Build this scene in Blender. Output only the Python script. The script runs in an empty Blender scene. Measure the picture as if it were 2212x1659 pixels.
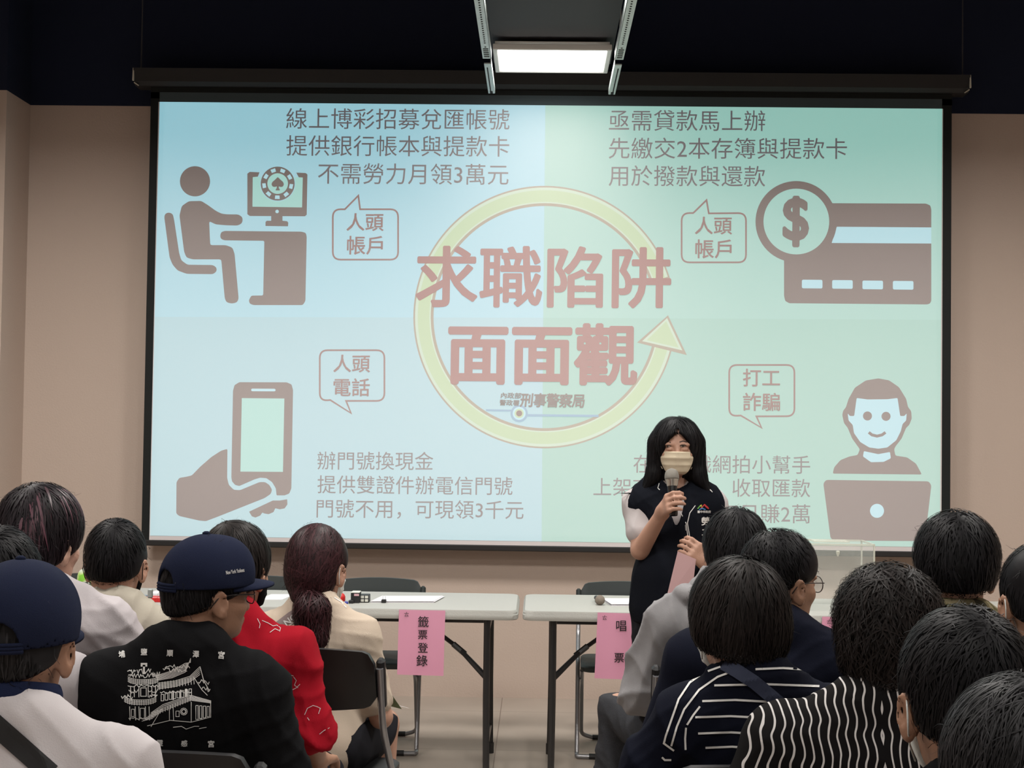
import bpy, math, random
import numpy as np
from mathutils import Matrix, Vector
from mathutils.bvhtree import BVHTree
SC = bpy.context.scene
COL = SC.collection
# ------------------------------------------------------------------ camera
F_PX, W_PX, H_PX = 3000.0, 2212, 1659
CAM = np.array([-0.0348, -7.9646, 1.55])
YAW, PITCH, ROLL = -0.0194, 0.0301, 0.0135
def _axes(yaw, pitch, roll):
    cy, sy = math.cos(yaw), math.sin(yaw)
    f = np.array([sy*math.cos(pitch), cy*math.cos(pitch), math.sin(pitch)])
    r = np.array([cy, -sy, 0.0]); u = np.cross(r, f)
    return r*math.cos(roll)+u*math.sin(roll), -r*math.sin(roll)+u*math.cos(roll), f
CR, CU, CF = _axes(YAW, PITCH, ROLL)
def ray(px, py):
    return CF + CR*((px-W_PX/2)/F_PX) - CU*((py-H_PX/2)/F_PX)
def at(px, py, d):
    "point seen at a pixel, d metres in front of the camera"
    return CAM + ray(px, py)*d
def aty(px, py, y):
    "point seen at a pixel on the vertical plane of that y"
    r = ray(px, py); return CAM + r*((y-CAM[1])/r[1])
def atz(px, py, z):
    r = ray(px, py); return CAM + r*((z-CAM[2])/r[2])
cam = bpy.data.cameras.new('camera'); cam_ob = bpy.data.objects.new('camera', cam); COL.objects.link(cam_ob)
cam.sensor_width = 36.0; cam.lens = F_PX/W_PX*36.0; cam.clip_end = 60
cam_ob.matrix_world = Matrix(((CR[0], CU[0], -CF[0], CAM[0]), (CR[1], CU[1], -CF[1], CAM[1]), (CR[2], CU[2], -CF[2], CAM[2]), (0, 0, 0, 1)))
SC.camera = cam_ob
# ------------------------------------------------------------------ light and exposure
SC.view_settings.view_transform = 'Standard'; SC.view_settings.look = 'None'
SC.view_settings.exposure = 0.0; SC.view_settings.gamma = 1.0; SC.view_settings.use_curve_mapping = False
wd = bpy.data.worlds.new('world'); SC.world = wd; wd.use_nodes = True
wd.node_tree.nodes['Background'].inputs[0].default_value = (0.9, 0.95, 1, 1)
wd.node_tree.nodes['Background'].inputs[1].default_value = 0.02
PANEL_EMIT = 5.0         # look of the diffusers
PANEL_W = 50.0           # watts of each ceiling panel
PANEL_SPREAD = 165       # degrees
PROJ_WATTS = 160.0      # projector lamp
PROJ = np.array([0.05, -9.0, 3.2])
# ------------------------------------------------------------------ materials
def lin(r, g, b):
    o = []
    for v in (r, g, b):
        v /= 255.0
        o.append(v/12.92 if v <= .04045 else ((v+.055)/1.055)**2.4)
    return tuple(o)
MATS = {}
def mat(name, col, rough=.7, metal=0., bump=0., bscale=300., spec=.4, mottle=0., mscale=4., emit=0., alpha=1., trans=0., sheen=0., island=0.):
    if name in MATS: return MATS[name]
    m = bpy.data.materials.new(name); m.use_nodes = True; nt = m.node_tree; b = nt.nodes['Principled BSDF']
    b.inputs['Base Color'].default_value = (*col, 1); b.inputs['Roughness'].default_value = rough
    b.inputs['Metallic'].default_value = metal; b.inputs['Specular IOR Level'].default_value = spec
    if sheen: b.inputs['Sheen Weight'].default_value = sheen
    if emit: b.inputs['Emission Color'].default_value = (*col, 1); b.inputs['Emission Strength'].default_value = emit
    if alpha < 1: b.inputs['Alpha'].default_value = alpha
    if trans: b.inputs['Transmission Weight'].default_value = trans
    tc = nt.nodes.new('ShaderNodeTexCoord')
    if mottle or island:
        mx = nt.nodes.new('ShaderNodeMix'); mx.data_type = 'RGBA'
        k = 1-(mottle or island); mx.inputs[6].default_value = (col[0]*k, col[1]*k, col[2]*k, 1)
        k = 1+(mottle or island); mx.inputs[7].default_value = (min(1, col[0]*k), min(1, col[1]*k), min(1, col[2]*k), 1)
        if mottle:
            n = nt.nodes.new('ShaderNodeTexNoise'); n.inputs['Scale'].default_value = mscale; n.inputs['Detail'].default_value = 5
            nt.links.new(tc.outputs['Object'], n.inputs['Vector']); nt.links.new(n.outputs[0], mx.inputs[0])
        else:
            g = nt.nodes.new('ShaderNodeNewGeometry'); nt.links.new(g.outputs['Random Per Island'], mx.inputs[0])
        nt.links.new(mx.outputs[2], b.inputs['Base Color'])
    if bump:
        n = nt.nodes.new('ShaderNodeTexNoise'); n.inputs['Scale'].default_value = bscale; n.inputs['Detail'].default_value = 3
        bp = nt.nodes.new('ShaderNodeBump'); bp.inputs['Strength'].default_value = bump; bp.inputs['Distance'].default_value = .01
        nt.links.new(tc.outputs['Object'], n.inputs['Vector']); nt.links.new(n.outputs[0], bp.inputs['Height'])
        nt.links.new(bp.outputs[0], b.inputs['Normal'])
    MATS[name] = m
    return m
# ------------------------------------------------------------------ objects
def tag(o, label=None, cat=None, group=None, kind=None):
    if label: o['label'] = label
    if cat: o['category'] = cat
    if group: o['group'] = group
    if kind: o['kind'] = kind
    return o
def empty(name, loc=(0, 0, 0), rz=0., label=None, cat=None, group=None):
    o = bpy.data.objects.new(name, None); COL.objects.link(o); o.location = loc; o.rotation_euler = (0, 0, rz)
    o.empty_display_size = .1
    return tag(o, label, cat, group)
ROOTM = {}
def tolocal(v, root):
    "world points into the frame of a top-level root"
    if root is None: return v
    top = root
    while top.parent is not None: top = top.parent
    c, s = math.cos(top.rotation_euler[2]), math.sin(top.rotation_euler[2]); p = v-np.array(top.location)
    return np.stack([p[:, 0]*c+p[:, 1]*s, -p[:, 0]*s+p[:, 1]*c, p[:, 2]], 1)
def link_mesh(name, v, f, mats, parent=None, smooth=False, fm=None, local=False, angle=None):
    "v: n x 3 world points (or in the frame of the thing when local)"
    v = np.asarray(v, float)
    if parent is not None and not local: v = tolocal(v, parent)
    me = bpy.data.meshes.new(name)
    if isinstance(f, np.ndarray):
        n, k = f.shape
        me.vertices.add(len(v)); me.vertices.foreach_set('co', v.astype(np.float32).ravel())
        me.loops.add(n*k); me.loops.foreach_set('vertex_index', f.astype(np.int32).ravel())
        me.polygons.add(n); me.polygons.foreach_set('loop_start', np.arange(0, n*k, k, dtype=np.int32))
        me.update(calc_edges=True)
    else:
        me.from_pydata([tuple(p) for p in v], [], f); me.update()
    for m in (mats if isinstance(mats, (list, tuple)) else [mats]): me.materials.append(m)
    if fm is not None: me.polygons.foreach_set('material_index', np.asarray(fm, dtype=np.int32))
    if smooth: me.polygons.foreach_set('use_smooth', np.ones(len(me.polygons), bool))
    if angle:
        me.polygons.foreach_set('use_smooth', np.ones(len(me.polygons), bool)); me.set_sharp_from_angle(angle=math.radians(angle))
    o = bpy.data.objects.new(name, me); COL.objects.link(o)
    if parent is not None: o.parent = parent
    return o
class MB:
    "collects shapes for ONE mesh"
    def __init__(s): s.v = []; s.f = []; s.m = []; s.mi = 0
    def add(s, vs, fs):
        b = len(s.v); s.v += [tuple(map(float, p)) for p in vs]; s.f += [tuple(i+b for i in q) for q in fs]; s.m += [s.mi]*len(fs); return s
    def box(s, c, d, bev=0., rot=None):
        hx, hy, hz = d[0]/2, d[1]/2, d[2]/2
        if bev <= 0:
            P = [(x, y, z) for x in (-hx, hx) for y in (-hy, hy) for z in (-hz, hz)]
            Q = [(0, 1, 3, 2), (4, 6, 7, 5), (0, 4, 5, 1), (2, 3, 7, 6), (0, 2, 6, 4), (1, 5, 7, 3)]
        else:
            bev = min(bev, .49*min(d)); P = []; ix = {}
            for sx in (-1, 1):
                for sy in (-1, 1):
                    for sz in (-1, 1):
                        for a in range(3):
                            q = [sx*(hx-bev), sy*(hy-bev), sz*(hz-bev)]; q[a] = (sx*hx, sy*hy, sz*hz)[a]
                            ix[sx, sy, sz, a] = len(P); P.append(q)
            Q = []
            for a in range(3):
                b_, c_ = (a+1) % 3, (a+2) % 3
                for sg in (-1, 1):
                    q = []
                    for (u, w) in ((-1, -1), (1, -1), (1, 1), (-1, 1)):
                        k = [0, 0, 0]; k[a] = sg; k[b_] = u; k[c_] = w; q.append(ix[(*k, a)])
                    Q.append(q if sg > 0 else q[::-1])
                for u in (-1, 1):
                    for w in (-1, 1):
                        k0 = [0, 0, 0]; k0[a] = -1; k0[b_] = u; k0[c_] = w; k1 = list(k0); k1[a] = 1
                        q = [ix[(*k0, b_)], ix[(*k1, b_)], ix[(*k1, c_)], ix[(*k0, c_)]]
                        Q.append(q if u*w < 0 else q[::-1])
            for sx in (-1, 1):
                for sy in (-1, 1):
                    for sz in (-1, 1):
                        q = [ix[sx, sy, sz, a] for a in range(3)]; Q.append(q if sx*sy*sz > 0 else q[::-1])
        P = np.array(P, float)
        if rot is not None: P = P @ np.array(rot, float).T
        return s.add(P+np.array(c), Q)
    def tube(s, pts, r, n=10, cap=True, closed=False):
        pts = [np.array(p, float) for p in pts]; N = len(pts)
        rs = list(r) if isinstance(r, (list, tuple, np.ndarray)) else [r]*N
        V = []; up = None
        for i, p in enumerate(pts):
            a = pts[(i-1) % N] if (closed or i > 0) else p; b = pts[(i+1) % N] if (closed or i < N-1) else p
            t = b-a; t = t/(np.linalg.norm(t)+1e-12)
            if up is None:
                up = np.array([0, 0, 1.]) if abs(t[2]) < .9 else np.array([1., 0, 0])
            x = np.cross(up, t); x /= np.linalg.norm(x)+1e-12; y = np.cross(t, x); up = y
            for k in range(n):
                an = 2*math.pi*k/n; V.append(p+rs[i]*(math.cos(an)*x+math.sin(an)*y))
        Q = []
        for i in range(N if closed else N-1):
            j = (i+1) % N
            for k in range(n): Q.append((i*n+k, i*n+(k+1) % n, j*n+(k+1) % n, j*n+k))
        if cap and not closed: Q += [tuple(range(n))[::-1], tuple((N-1)*n+k for k in range(n))]
        return s.add(V, Q)
    def lathe(s, prof, c=(0, 0, 0), n=24, rot=None):
        V = []
        for (r, z) in prof:
            for k in range(n):
                a = 2*math.pi*k/n; V.append((r*math.cos(a), r*math.sin(a), z))
        Q = [(i*n+k, i*n+(k+1) % n, (i+1)*n+(k+1) % n, (i+1)*n+k) for i in range(len(prof)-1) for k in range(n)]
        Q += [tuple(range(n))[::-1], tuple((len(prof)-1)*n+k for k in range(n))]
        V = np.array(V)
        if rot is not None: V = V @ np.array(rot).T
        return s.add(V+np.array(c), Q)
    def grid(s, fn, nu, nv):
        V = [fn(i/nu, j/nv) for j in range(nv+1) for i in range(nu+1)]
        return s.add(V, [(j*(nu+1)+i, j*(nu+1)+i+1, (j+1)*(nu+1)+i+1, (j+1)*(nu+1)+i) for j in range(nv) for i in range(nu)])
    def build(s, name, mats, parent=None, smooth=False, angle=None, local=False):
        return link_mesh(name, np.array(s.v), s.f, mats, parent, smooth, s.m, local, angle)
def rotm(ax, a):
    return np.array(Matrix.Rotation(a, 3, ax))
def fillet(pts, r, n=5):
    "round the corners of a polyline"
    pts = [np.array(p, float) for p in pts]; out = [pts[0]]
    for i in range(1, len(pts)-1):
        a, b, c = pts[i-1], pts[i], pts[i+1]; u = a-b; w = c-b; lu, lw = np.linalg.norm(u), np.linalg.norm(w)
        k = min(r, .45*lu, .45*lw); p0 = b+u/lu*k; p2 = b+w/lw*k
        for t in np.linspace(0, 1, n+1): out.append((1-t)**2*p0+2*t*(1-t)*b+t*t*p2)
    return out+[pts[-1]]
# ------------------------------------------------------------------ lettering
def text2d(s, bold=0., space=1.):
    "heavier writing: the line is laid down again, shifted a little all round"
    v, f = _text2d(s, space)
    if not bold: return v[0], f
    w = v[1]; v = v[0]; b = bold/w; V = [v]; Fs = list(f)
    for k in range(10):
        a = k*math.pi/5; V.append(v+np.array([math.cos(a), math.sin(a)])*b); Fs += [tuple(i+len(v)*(k+1) for i in q) for q in f]
    V = np.concatenate(V); V[:, 0] = (V[:, 0]+b)/(1+2*b); V[:, 1] /= (1+2*b)
    return V, Fs
def _text2d(s, space=1.):
    "(points, faces) of a line of writing, its ink from x 0..w and y -h/2..h/2 with w = 1"
    cu = bpy.data.curves.new('t', 'FONT'); cu.body = s; cu.size = 1; cu.space_character = space
    cu.resolution_u = 3
    o = bpy.data.objects.new('t', cu); COL.objects.link(o)
    bpy.context.view_layer.update()
    dg = bpy.context.evaluated_depsgraph_get(); me = bpy.data.meshes.new_from_object(o.evaluated_get(dg))
    v = np.array([p.co[:2] for p in me.vertices]); f = [tuple(p.vertices) for p in me.polygons]
    bpy.data.objects.remove(o); bpy.data.curves.remove(cu); bpy.data.meshes.remove(me)
    lo, hi = v.min(0), v.max(0); w = hi[0]-lo[0]
    v = (v-np.array([lo[0], (lo[1]+hi[1])/2]))/w
    return (v, w), f
def tess(pts):
    "triangles of a flat outline"
    from mathutils.geometry import tessellate_polygon
    return [tuple(t) for t in tessellate_polygon([[Vector((float(p[0]), float(p[1]), 0)) for p in pts]])]
def ribbon2d(pts, w, closed=False):
    pts = [np.array(p, float)[:2] for p in pts]; N = len(pts); V = []
    for i in range(N):
        a = pts[(i-1) % N] if closed or i else pts[i]; b = pts[(i+1) % N] if closed or i < N-1 else pts[i]
        p = pts[i]; u = p-a; x = b-p
        nu = np.array([-u[1], u[0]])/(np.linalg.norm(u)+1e-9); nx = np.array([-x[1], x[0]])/(np.linalg.norm(x)+1e-9)
        if not u.any(): nu = nx
        if not x.any(): nx = nu
        m = nu+nx; m = m/(np.linalg.norm(m)+1e-9); k = 1/max(.45, float(m@nu))
        V += [p+m*w/2*k, p-m*w/2*k]
    n = N if closed else N-1
    return V, [(2*i, 2*i+1, 2*((i+1) % N)+1, 2*((i+1) % N)) for i in range(n)]
# ------------------------------------------------------------------ the room
XL, XR, YB = -4.6, 4.6, -11.5
WALL_TOP, CEIL = 3.375, 4.3
m_wall = mat('beige_wall_paint', (.50, .405, .345), .75, bump=.12, bscale=90, spec=.25, mottle=.03, mscale=1.5)
m_dark = mat('dark_navy_paint', (.011, .016, .036), .8, spec=.2, bump=.1, bscale=60)
def wallbox(name, lo, hi, m=m_wall):
    lo, hi = np.array(lo), np.array(hi); b = MB(); b.box((lo+hi)/2, hi-lo); return tag(b.build(name, m), kind='structure')
wallbox('wall_back', (XL, 0, 0), (XR, .12, WALL_TOP))
wallbox('trim_1', (XL, 0, WALL_TOP), (XR, .12, CEIL), m_dark)
cx = aty(66, 230, 0.)[0]
fy = -.36
wallbox('wall_left_pier', (XL, fy, 0), (cx, 0, WALL_TOP))
wallbox('trim_2', (XL, fy, WALL_TOP), (cx, 0, CEIL), m_dark)
wallbox('wall_left', (XL-.12, YB, 0), (XL, .12, CEIL))
wallbox('wall_right', (XR, YB, 0), (XR+.12, .12, CEIL))
wallbox('wall_front', (XL, YB-.12, 0), (XR, YB, CEIL))
wallbox('ceiling', (XL, YB, CEIL), (XR, .12, CEIL+.1), m_dark)
# floor: big dull vinyl tiles
mf = bpy.data.materials.new('vinyl_floor'); mf.use_nodes = True; nt = mf.node_tree; bs = nt.nodes['Principled BSDF']
tc = nt.nodes.new('ShaderNodeTexCoord'); br = nt.nodes.new('ShaderNodeTexBrick'); no = nt.nodes.new('ShaderNodeTexNoise'); mx = nt.nodes.new('ShaderNodeMix')
br.offset = 0.0; br.inputs['Scale'].default_value = 1; br.inputs['Mortar Size'].default_value = .0035; br.inputs['Mortar Smooth'].default_value = .6
br.inputs['Brick Width'].default_value = .9; br.inputs['Row Height'].default_value = .9
br.inputs['Color1'].default_value = (.45, .385, .33, 1); br.inputs['Color2'].default_value = (.465, .40, .34, 1); br.inputs['Mortar'].default_value = (.24, .19, .16, 1)
mp = nt.nodes.new('ShaderNodeMapping'); mp.inputs['Location'].default_value = (.22, .38, 0)
nt.links.new(tc.outputs['Object'], mp.inputs['Vector']); nt.links.new(mp.outputs[0], br.inputs['Vector'])
no.inputs['Scale'].default_value = 2.2; no.inputs['Detail'].default_value = 8; nt.links.new(tc.outputs['Object'], no.inputs['Vector'])
mx.data_type = 'RGBA'; mx.blend_type = 'MULTIPLY'; mx.inputs[0].default_value = .35
nt.links.new(br.outputs['Color'], mx.inputs[6]); nt.links.new(no.outputs[0], mx.inputs[7]); nt.links.new(mx.outputs[2], bs.inputs['Base Color'])
bs.inputs['Roughness'].default_value = .38; bs.inputs['Specular IOR Level'].default_value = .35
wallbox('floor', (XL, YB, -.1), (XR, .12, 0), mf)
# low shallow ledge line along the wall foot
# ------------------------------------------------------------------ ceiling lights on slotted rails
m_emit = mat('light_diffuser', (1, .97, .93), emit=PANEL_EMIT)
m_white = mat('white_painted_metal', (.72, .72, .70), .45)
m_galv = mat('galvanised_steel', (.50, .56, .55), .45, metal=.35, mottle=.15, mscale=30)
m_tray = mat('dark_grey_tray', (.032, .032, .036), .75)
m_hole = mat('black_slot', (.004, .004, .004), .9)
def light_panel(cx, y0, y1, z, w, label, group=None, power=1.):
    r = empty('ceiling_light', (cx, (y0+y1)/2, z), 0, label, 'ceiling light', group)
    b = MB(); b.box((cx, (y0+y1)/2, z+.012), (w-.05, y1-y0-.03, .012)); b.build('diffuser', m_emit, r)
    b = MB()
    for sx in (-1, 1): b.box((cx+sx*(w/2-.012), (y0+y1)/2, z+.012), (.024, y1-y0, .03), .003)
    for yy in (y0, y1): b.box((cx, yy, z+.012), (w, .016, .03), .003)
    b.build('frame', m_white, r)
    b = MB(); b.box((cx, (y0+y1)/2, z+.036), (w-.02, y1-y0-.02, .016)); b.build('housing', m_white, r)
    L = bpy.data.lights.new('panel_lamp', 'AREA'); L.shape = 'RECTANGLE'; L.size = w-.06; L.size_y = y1-y0-.04; L.energy = PANEL_W*power; L.color = (1, .955, .90); L.spread = math.radians(PANEL_SPREAD)
    lo = bpy.data.objects.new('panel_lamp', L); COL.objects.link(lo); lo.parent = r; lo.location = (0, 0, .002)
    return r
pz = 3.47
c_l, c_r = atz(1078, 155, pz), atz(1305, 155, pz); n_l, n_r = atz(1068, 106, pz), atz(1313, 106, pz)
pcx = (c_l[0]+c_r[0])/2; pw = n_r[0]-n_l[0]+.03; py1, py0 = c_l[1], n_l[1]
light_panel(pcx, py0, py1, pz, pw, 'lit rectangular ceiling light panel above the projection screen', power=.09)
spots = [(x, y) for y in (-2.3, -4.4, -6.8, -9.3) for x in (-2.5, .05, 2.5)]
RW = {(-2.5): 'left', (.05): 'middle', (2.5): 'right'}
YW = {-2.3: 'over the tables', -4.4: 'over the first rows', -6.8: 'over the back rows', -9.3: 'near the rear wall'}
for (x, y) in spots:
    light_panel(x, y-.3, y+.3, pz, .6, 'square ceiling light panel %s, in the %s run of lights' % (YW[y], RW[x]), 'ceiling lights over the seats', power=1. if y > -5 else .5)
# tray behind the lights and rails, one run above each column of lights
def rail_run(x0, x1, y0, y1, z, word):
    t = MB(); t.box(((x0+x1)/2, (y0+y1)/2, z+.145), (x1-x0-.02, y1-y0, .02))
    tag(t.build('light_tray', m_tray), 'dark grey board above the %s run of ceiling lights' % word, 'tray', 'trays above the ceiling lights')
    for sx, xx in ((-1, x0), (1, x1)):
        r = empty('slotted_rail', (xx, y1, z), 0, 'grey slotted steel rail on the %s side of the %s light run' % ('left' if sx < 0 else 'right', word), 'rail', 'slotted rails beside the ceiling lights')
        b = MB(); ym = y1-.62
        b.box((xx, (y1+ym)/2, z-.03), (.034, y1-ym, .006)); b.box((xx-sx*.017, (y1+ym)/2, z-.015), (.004, y1-ym, .034)); b.build('strut_channel', m_galv, r)
        b = MB(); b.box((xx, (ym+y0)/2-.03, z-.02), (.042, ym-y0-.06, .004)); b.box((xx-sx*.021, (ym+y0)/2-.03, z+.0), (.004, ym-y0-.06, .044)); b.build('slotted_angle', m_galv, r)
        b = MB(); b.box((xx+.003*sx, y1-.3, z-.0335), (.006, .5, .002)); b.box((xx, y1-.03, z-.0335), (.015, .05, .002))
        y = ym-.1; k = 0
        while y > max(y0, -3.2):
            w = .026 if k < 5 else .008
            b.box((xx, y, z-.0228), (w, .012 if k < 5 else .009, .002)); y -= .035 if k != 5 else .07; k += 1
        b.build('slots', m_hole, r)
        for yy in np.arange(y1-.75, y0, -2.4):
            b = MB(); b.tube([(xx, yy, z), (xx, yy, CEIL)], .005, 6); b.build('hanger_rod', m_galv, r)
rz0 = 3.40
ra, rb_ = atz(1062, 189, rz0), atz(1322, 191, rz0)
rail_run(ra[0], rb_[0], YB+.5, ra[1], rz0, 'middle')
rail_run(-2.5-.32, -2.5+.32, YB+.5, -2.15, rz0, 'left')
rail_run(2.5-.32, 2.5+.32, YB+.5, -2.15, rz0, 'right')
# ------------------------------------------------------------------ projector hung behind the seats
SY = -.15; Z0 = .9044; SH = 2.4621; SW = 4.43          # the lit picture on the cloth
pr = empty('projector', tuple(PROJ+np.array([0, -.2, 0])), 0, 'black ceiling projector hung above the rear seats, aimed at the screen', 'projector')
m_blk = mat('black_plastic', (.010, .010, .011), .45)
AP = .16
def beam(x, z, y=SY): # where the ray to that screen point crosses the aperture
    k = AP/(y-PROJ[1]); return PROJ[0]+(x-PROJ[0])*k, PROJ[2]+(z-PROJ[2])*k
ax0, az0 = beam(-SW/2, Z0); ax1, az1 = beam(SW/2, Z0+SH)
b = MB(); ya = PROJ[1]+AP; X0, X1, ZB, ZT = PROJ[0]-.19, PROJ[0]+.19, PROJ[2]-.09, PROJ[2]+.07
for (a0, a1, b0, b1) in ((X0, ax0, ZB, ZT), (ax1, X1, ZB, ZT), (ax0, ax1, ZB, az0), (ax0, ax1, az1, ZT)):
    b.box(((a0+a1)/2, ya+.001, (b0+b1)/2), (a1-a0, .002, b1-b0))
yb = PROJ[1]-.32
b.box(((X0+X1)/2, (ya+yb)/2, ZT), (X1-X0, ya-yb, .006)); b.box(((X0+X1)/2, (ya+yb)/2, ZB), (X1-X0, ya-yb, .006))
b.box((X0, (ya+yb)/2, (ZB+ZT)/2), (.006, ya-yb, ZT-ZB)); b.box((X1, (ya+yb)/2, (ZB+ZT)/2), (.006, ya-yb, ZT-ZB)); b.box(((X0+X1)/2, yb, (ZB+ZT)/2), (X1-X0, .006, ZT-ZB))
b.build('housing', m_blk, pr)
b = MB(); b.tube([(PROJ[0], PROJ[1]-.15, ZT), (PROJ[0], PROJ[1]-.15, rz0+.13)], .02, 12); b.build('mount_pole', m_blk, pr)
lp = bpy.data.lights.new('projector_lamp', 'POINT'); lp.energy = PROJ_WATTS; lp.color = (.95, 1, 1); lp.shadow_soft_size = 0.0
lo = bpy.data.objects.new('projector_lamp', lp); COL.objects.link(lo); lo.parent = pr; lo.location = (0, .2, 0)
# ------------------------------------------------------------------ projection screen
scr = empty('projection_screen', (0, SY, Z0), 0, 'wide pull-down projection screen with a lit slide, hung before the beige wall', 'projection screen')
m_fab = mat('white_screen_cloth', (.66, .61, .61), .8, spec=.1)
m_bord = mat('black_screen_border', (.011, .013, .013), .6, spec=.2)
m_case = mat('charcoal_screen_case', (.014, .014, .015), .55)
bt = .031                                   # white strip under the picture
P_ = lambda x, z, y: (x, y, z)
def rect(bm_, x0, x1, z0, z1, y): bm_.add([(x0, y, z0), (x1, y, z0), (x1, y, z1), (x0, y, z1)], [(0, 1, 2, 3)])
zb = aty(1200, 1179.5, SY)[2]                 # lower edge of the white cloth
b = MB(); b.box((0, SY+.004, (zb+Z0+SH)/2), (SW+.012, .006, Z0+SH-zb)); b.build('screen_cloth', m_fab, scr)
xb0, xb1 = aty(313, 800, SY)[0], aty(2054, 800, SY)[0]
zt = Z0+SH+.056
b = MB(); b.box(((xb0-SW/2)/2, SY+.005, (zb+zt)/2), (-SW/2-xb0, .006, zt-zb)); b.box(((xb1+SW/2)/2, SY+.005, (zb+zt)/2), (xb1-SW/2, .006, zt-zb))
b.box(((xb0+xb1)/2, SY+.005, (Z0+SH+.02+3.45)/2), (xb1-xb0, .006, 3.45-Z0-SH-.02));
b.build('black_border', m_bord, scr)
b = MB(); b.box((0, SY+.0045, Z0+SH+.028), (SW, .008, .055)); b.build('top_drop', mat('spill_tinted_top_drop', (.055, .078, .090), .8), scr)  # dark fabric drop, projector spill light painted into its teal colour
b = MB(); b.box(((xb0+xb1)/2, SY+.002, zb-.016), (xb1-xb0+.01, .026, .032), .005); b.build('bottom_bar', mat('black_bar', (.016, .015, .015), .5), scr)
b = MB(); cz0, cz1 = 3.452, 3.545; hx0, hx1 = aty(288, 170, SY-.06)[0], aty(2096, 190, SY-.06)[0]; cy = SY+.02
prof = [(-.085, cz1), (.06, cz1), (.06, cz0-.0), (-.045, cz0-.0), (-.07, cz0+.02)]
n = len(prof)
b.add([(x, cy+p[0], p[1]) for x in (hx0, hx1) for p in prof], [tuple(range(n)), tuple(range(2*n-1, n-1, -1))]+[(i, i+n, (i+1) % n+n, (i+1) % n) for i in range(n)])
b.build('case', m_case, scr)
for x in (hx0, hx1):
    b = MB(); b.box((x, cy-.078, (cz0+cz1)/2+.01), (.008, .012, cz1-cz0-.02), rot=rotm('X', -.1)); b.box((x+(.012 if x < 0 else -.012), cy-.06, cz0+.006), (.03, .01, .006), rot=rotm('Y', .6 if x < 0 else -.6))
    b.build('case_end_cap', mat('pale_end_cap', (.62, .60, .52), .4), scr)
for x in (hx0+.02, hx1-.02):
    b = MB(); b.tube([(x, cy, cz1), (x, cy, CEIL)], .004, 6); b.build('hanging_wire', mat('dark_wire', (.05, .05, .055), .5), scr)
# ---- the slide: one flat mesh of many inks
# (light thrown by the projector on the white cloth, linear)
INK = dict(tl=lin(118, 178, 192), tr=lin(112, 172, 162), bl=lin(120, 172, 182), br=lin(104, 166, 154),
 grey=(.004, .0, .0), text=(.0, .008, .024), red=(.075, .0, .0), dred=(.125, .0, .0), pale=lin(130, 185, 196), mint=lin(115, 180, 172),
 ring=lin(138, 172, 128), ringlit=lin(150, 180, 158), ringdim=(.16, .15, .09), logo=(0, 0, 0), blue=lin(60, 130, 160), emb=(.03, .0, .0))
INKS = list(INK)
CLOTH = (.43, .39, .385)
def inkmat(k):
    m = mat('slide_light_'+k, CLOTH, .85, spec=.05); b = m.node_tree.nodes['Principled BSDF']
    b.inputs['Emission Color'].default_value = (*INK[k], 1); b.inputs['Emission Strength'].default_value = SLIDE; return m
SLIDE = 1.0
m_ink = [inkmat(k) for k in INKS]
SL = MB()
def ink(k): SL.mi = INKS.index(k)
def splane(p, lay):
    q = aty(p[0], p[1], SY); return (q[0], SY-.0005*lay, q[2])
def poly(pts, k, lay=2, o=(0, 0), s=1., rnd=0):
    pts = [(o[0]+p[0]/s, o[1]+p[1]/s) for p in pts]
    if rnd:
        q = [np.array(p) for p in pts]; out = []
        for i in range(len(q)):
            a, b_, c = q[i-1], q[i], q[(i+1) % len(q)]
            t0 = b_+(a-b_)*min(.45, rnd/(np.linalg.norm(a-b_)+1e-9)); t1 = b_+(c-b_)*min(.45, rnd/(np.linalg.norm(c-b_)+1e-9))
            out += [t0, .25*t0+.5*b_+.25*t1, t1]
        pts = out
    ink(k); SL.add([splane(p, lay) for p in pts], tess(pts))
def disc(c, r, k, lay=2, o=(0, 0), s=1., n=48, a0=0, a1=2*math.pi):
    poly([(c[0]+r*math.cos(a), c[1]+r*math.sin(a)) for a in np.linspace(a0, a1, n, endpoint=False)], k, lay, o, s)
def line(pts, w, k, lay=2, o=(0, 0), s=1., closed=False, rnd=0):
    P = [(o[0]+p[0]/s, o[1]+p[1]/s) for p in pts]
    if rnd:
        if closed: P = P+[P[0]]; P = fillet([((P[0][0]+P[1][0])/2, (P[0][1]+P[1][1])/2)]+P[1:-1]+[P[0], ((P[0][0]+P[1][0])/2, (P[0][1]+P[1][1])/2)], rnd)[:-1]
        else: P = fillet(P, rnd)
    V, Q = ribbon2d(P, w/s, closed); ink(k); SL.add([splane(p, lay) for p in V], Q)
def words(t, pl, pr_, k, lay=3, bold=0., slant=0., hfix=None, space=1.):
    v, f = text2d(t, bold, space); a, c = aty(*pl, SY), aty(*pr_, SY); w = np.linalg.norm(c-a)
    hs = 1.
    if hfix: hs = hfix/((v[:, 1].max()-v[:, 1].min())*(pr_[0]-pl[0]))
    x = a[0]+v[:, 0]*w+slant*v[:, 1]*w; z = a[2]+(c[2]-a[2])*v[:, 0]+v[:, 1]*w*hs
    ink(k); n = len(v)//11 if bold else len(v)
    SL.add([(x[i], SY-.0005*(lay+.2*(i//n)), z[i]) for i in range(len(v))], f)
vs, hs_ = (1178, 1170), (684.5, 690)          # split lines of the four fields
mid = (1173.5, 686.5)
TL, TR, BR, BL = (345, 220), (2035.5, 235), (2030.5, 1182), (324, 1157)
T, Bm, L_, R_ = (1178, 227.5), (1170, 1169.5), (334, 684.5), (2033, 691)
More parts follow.
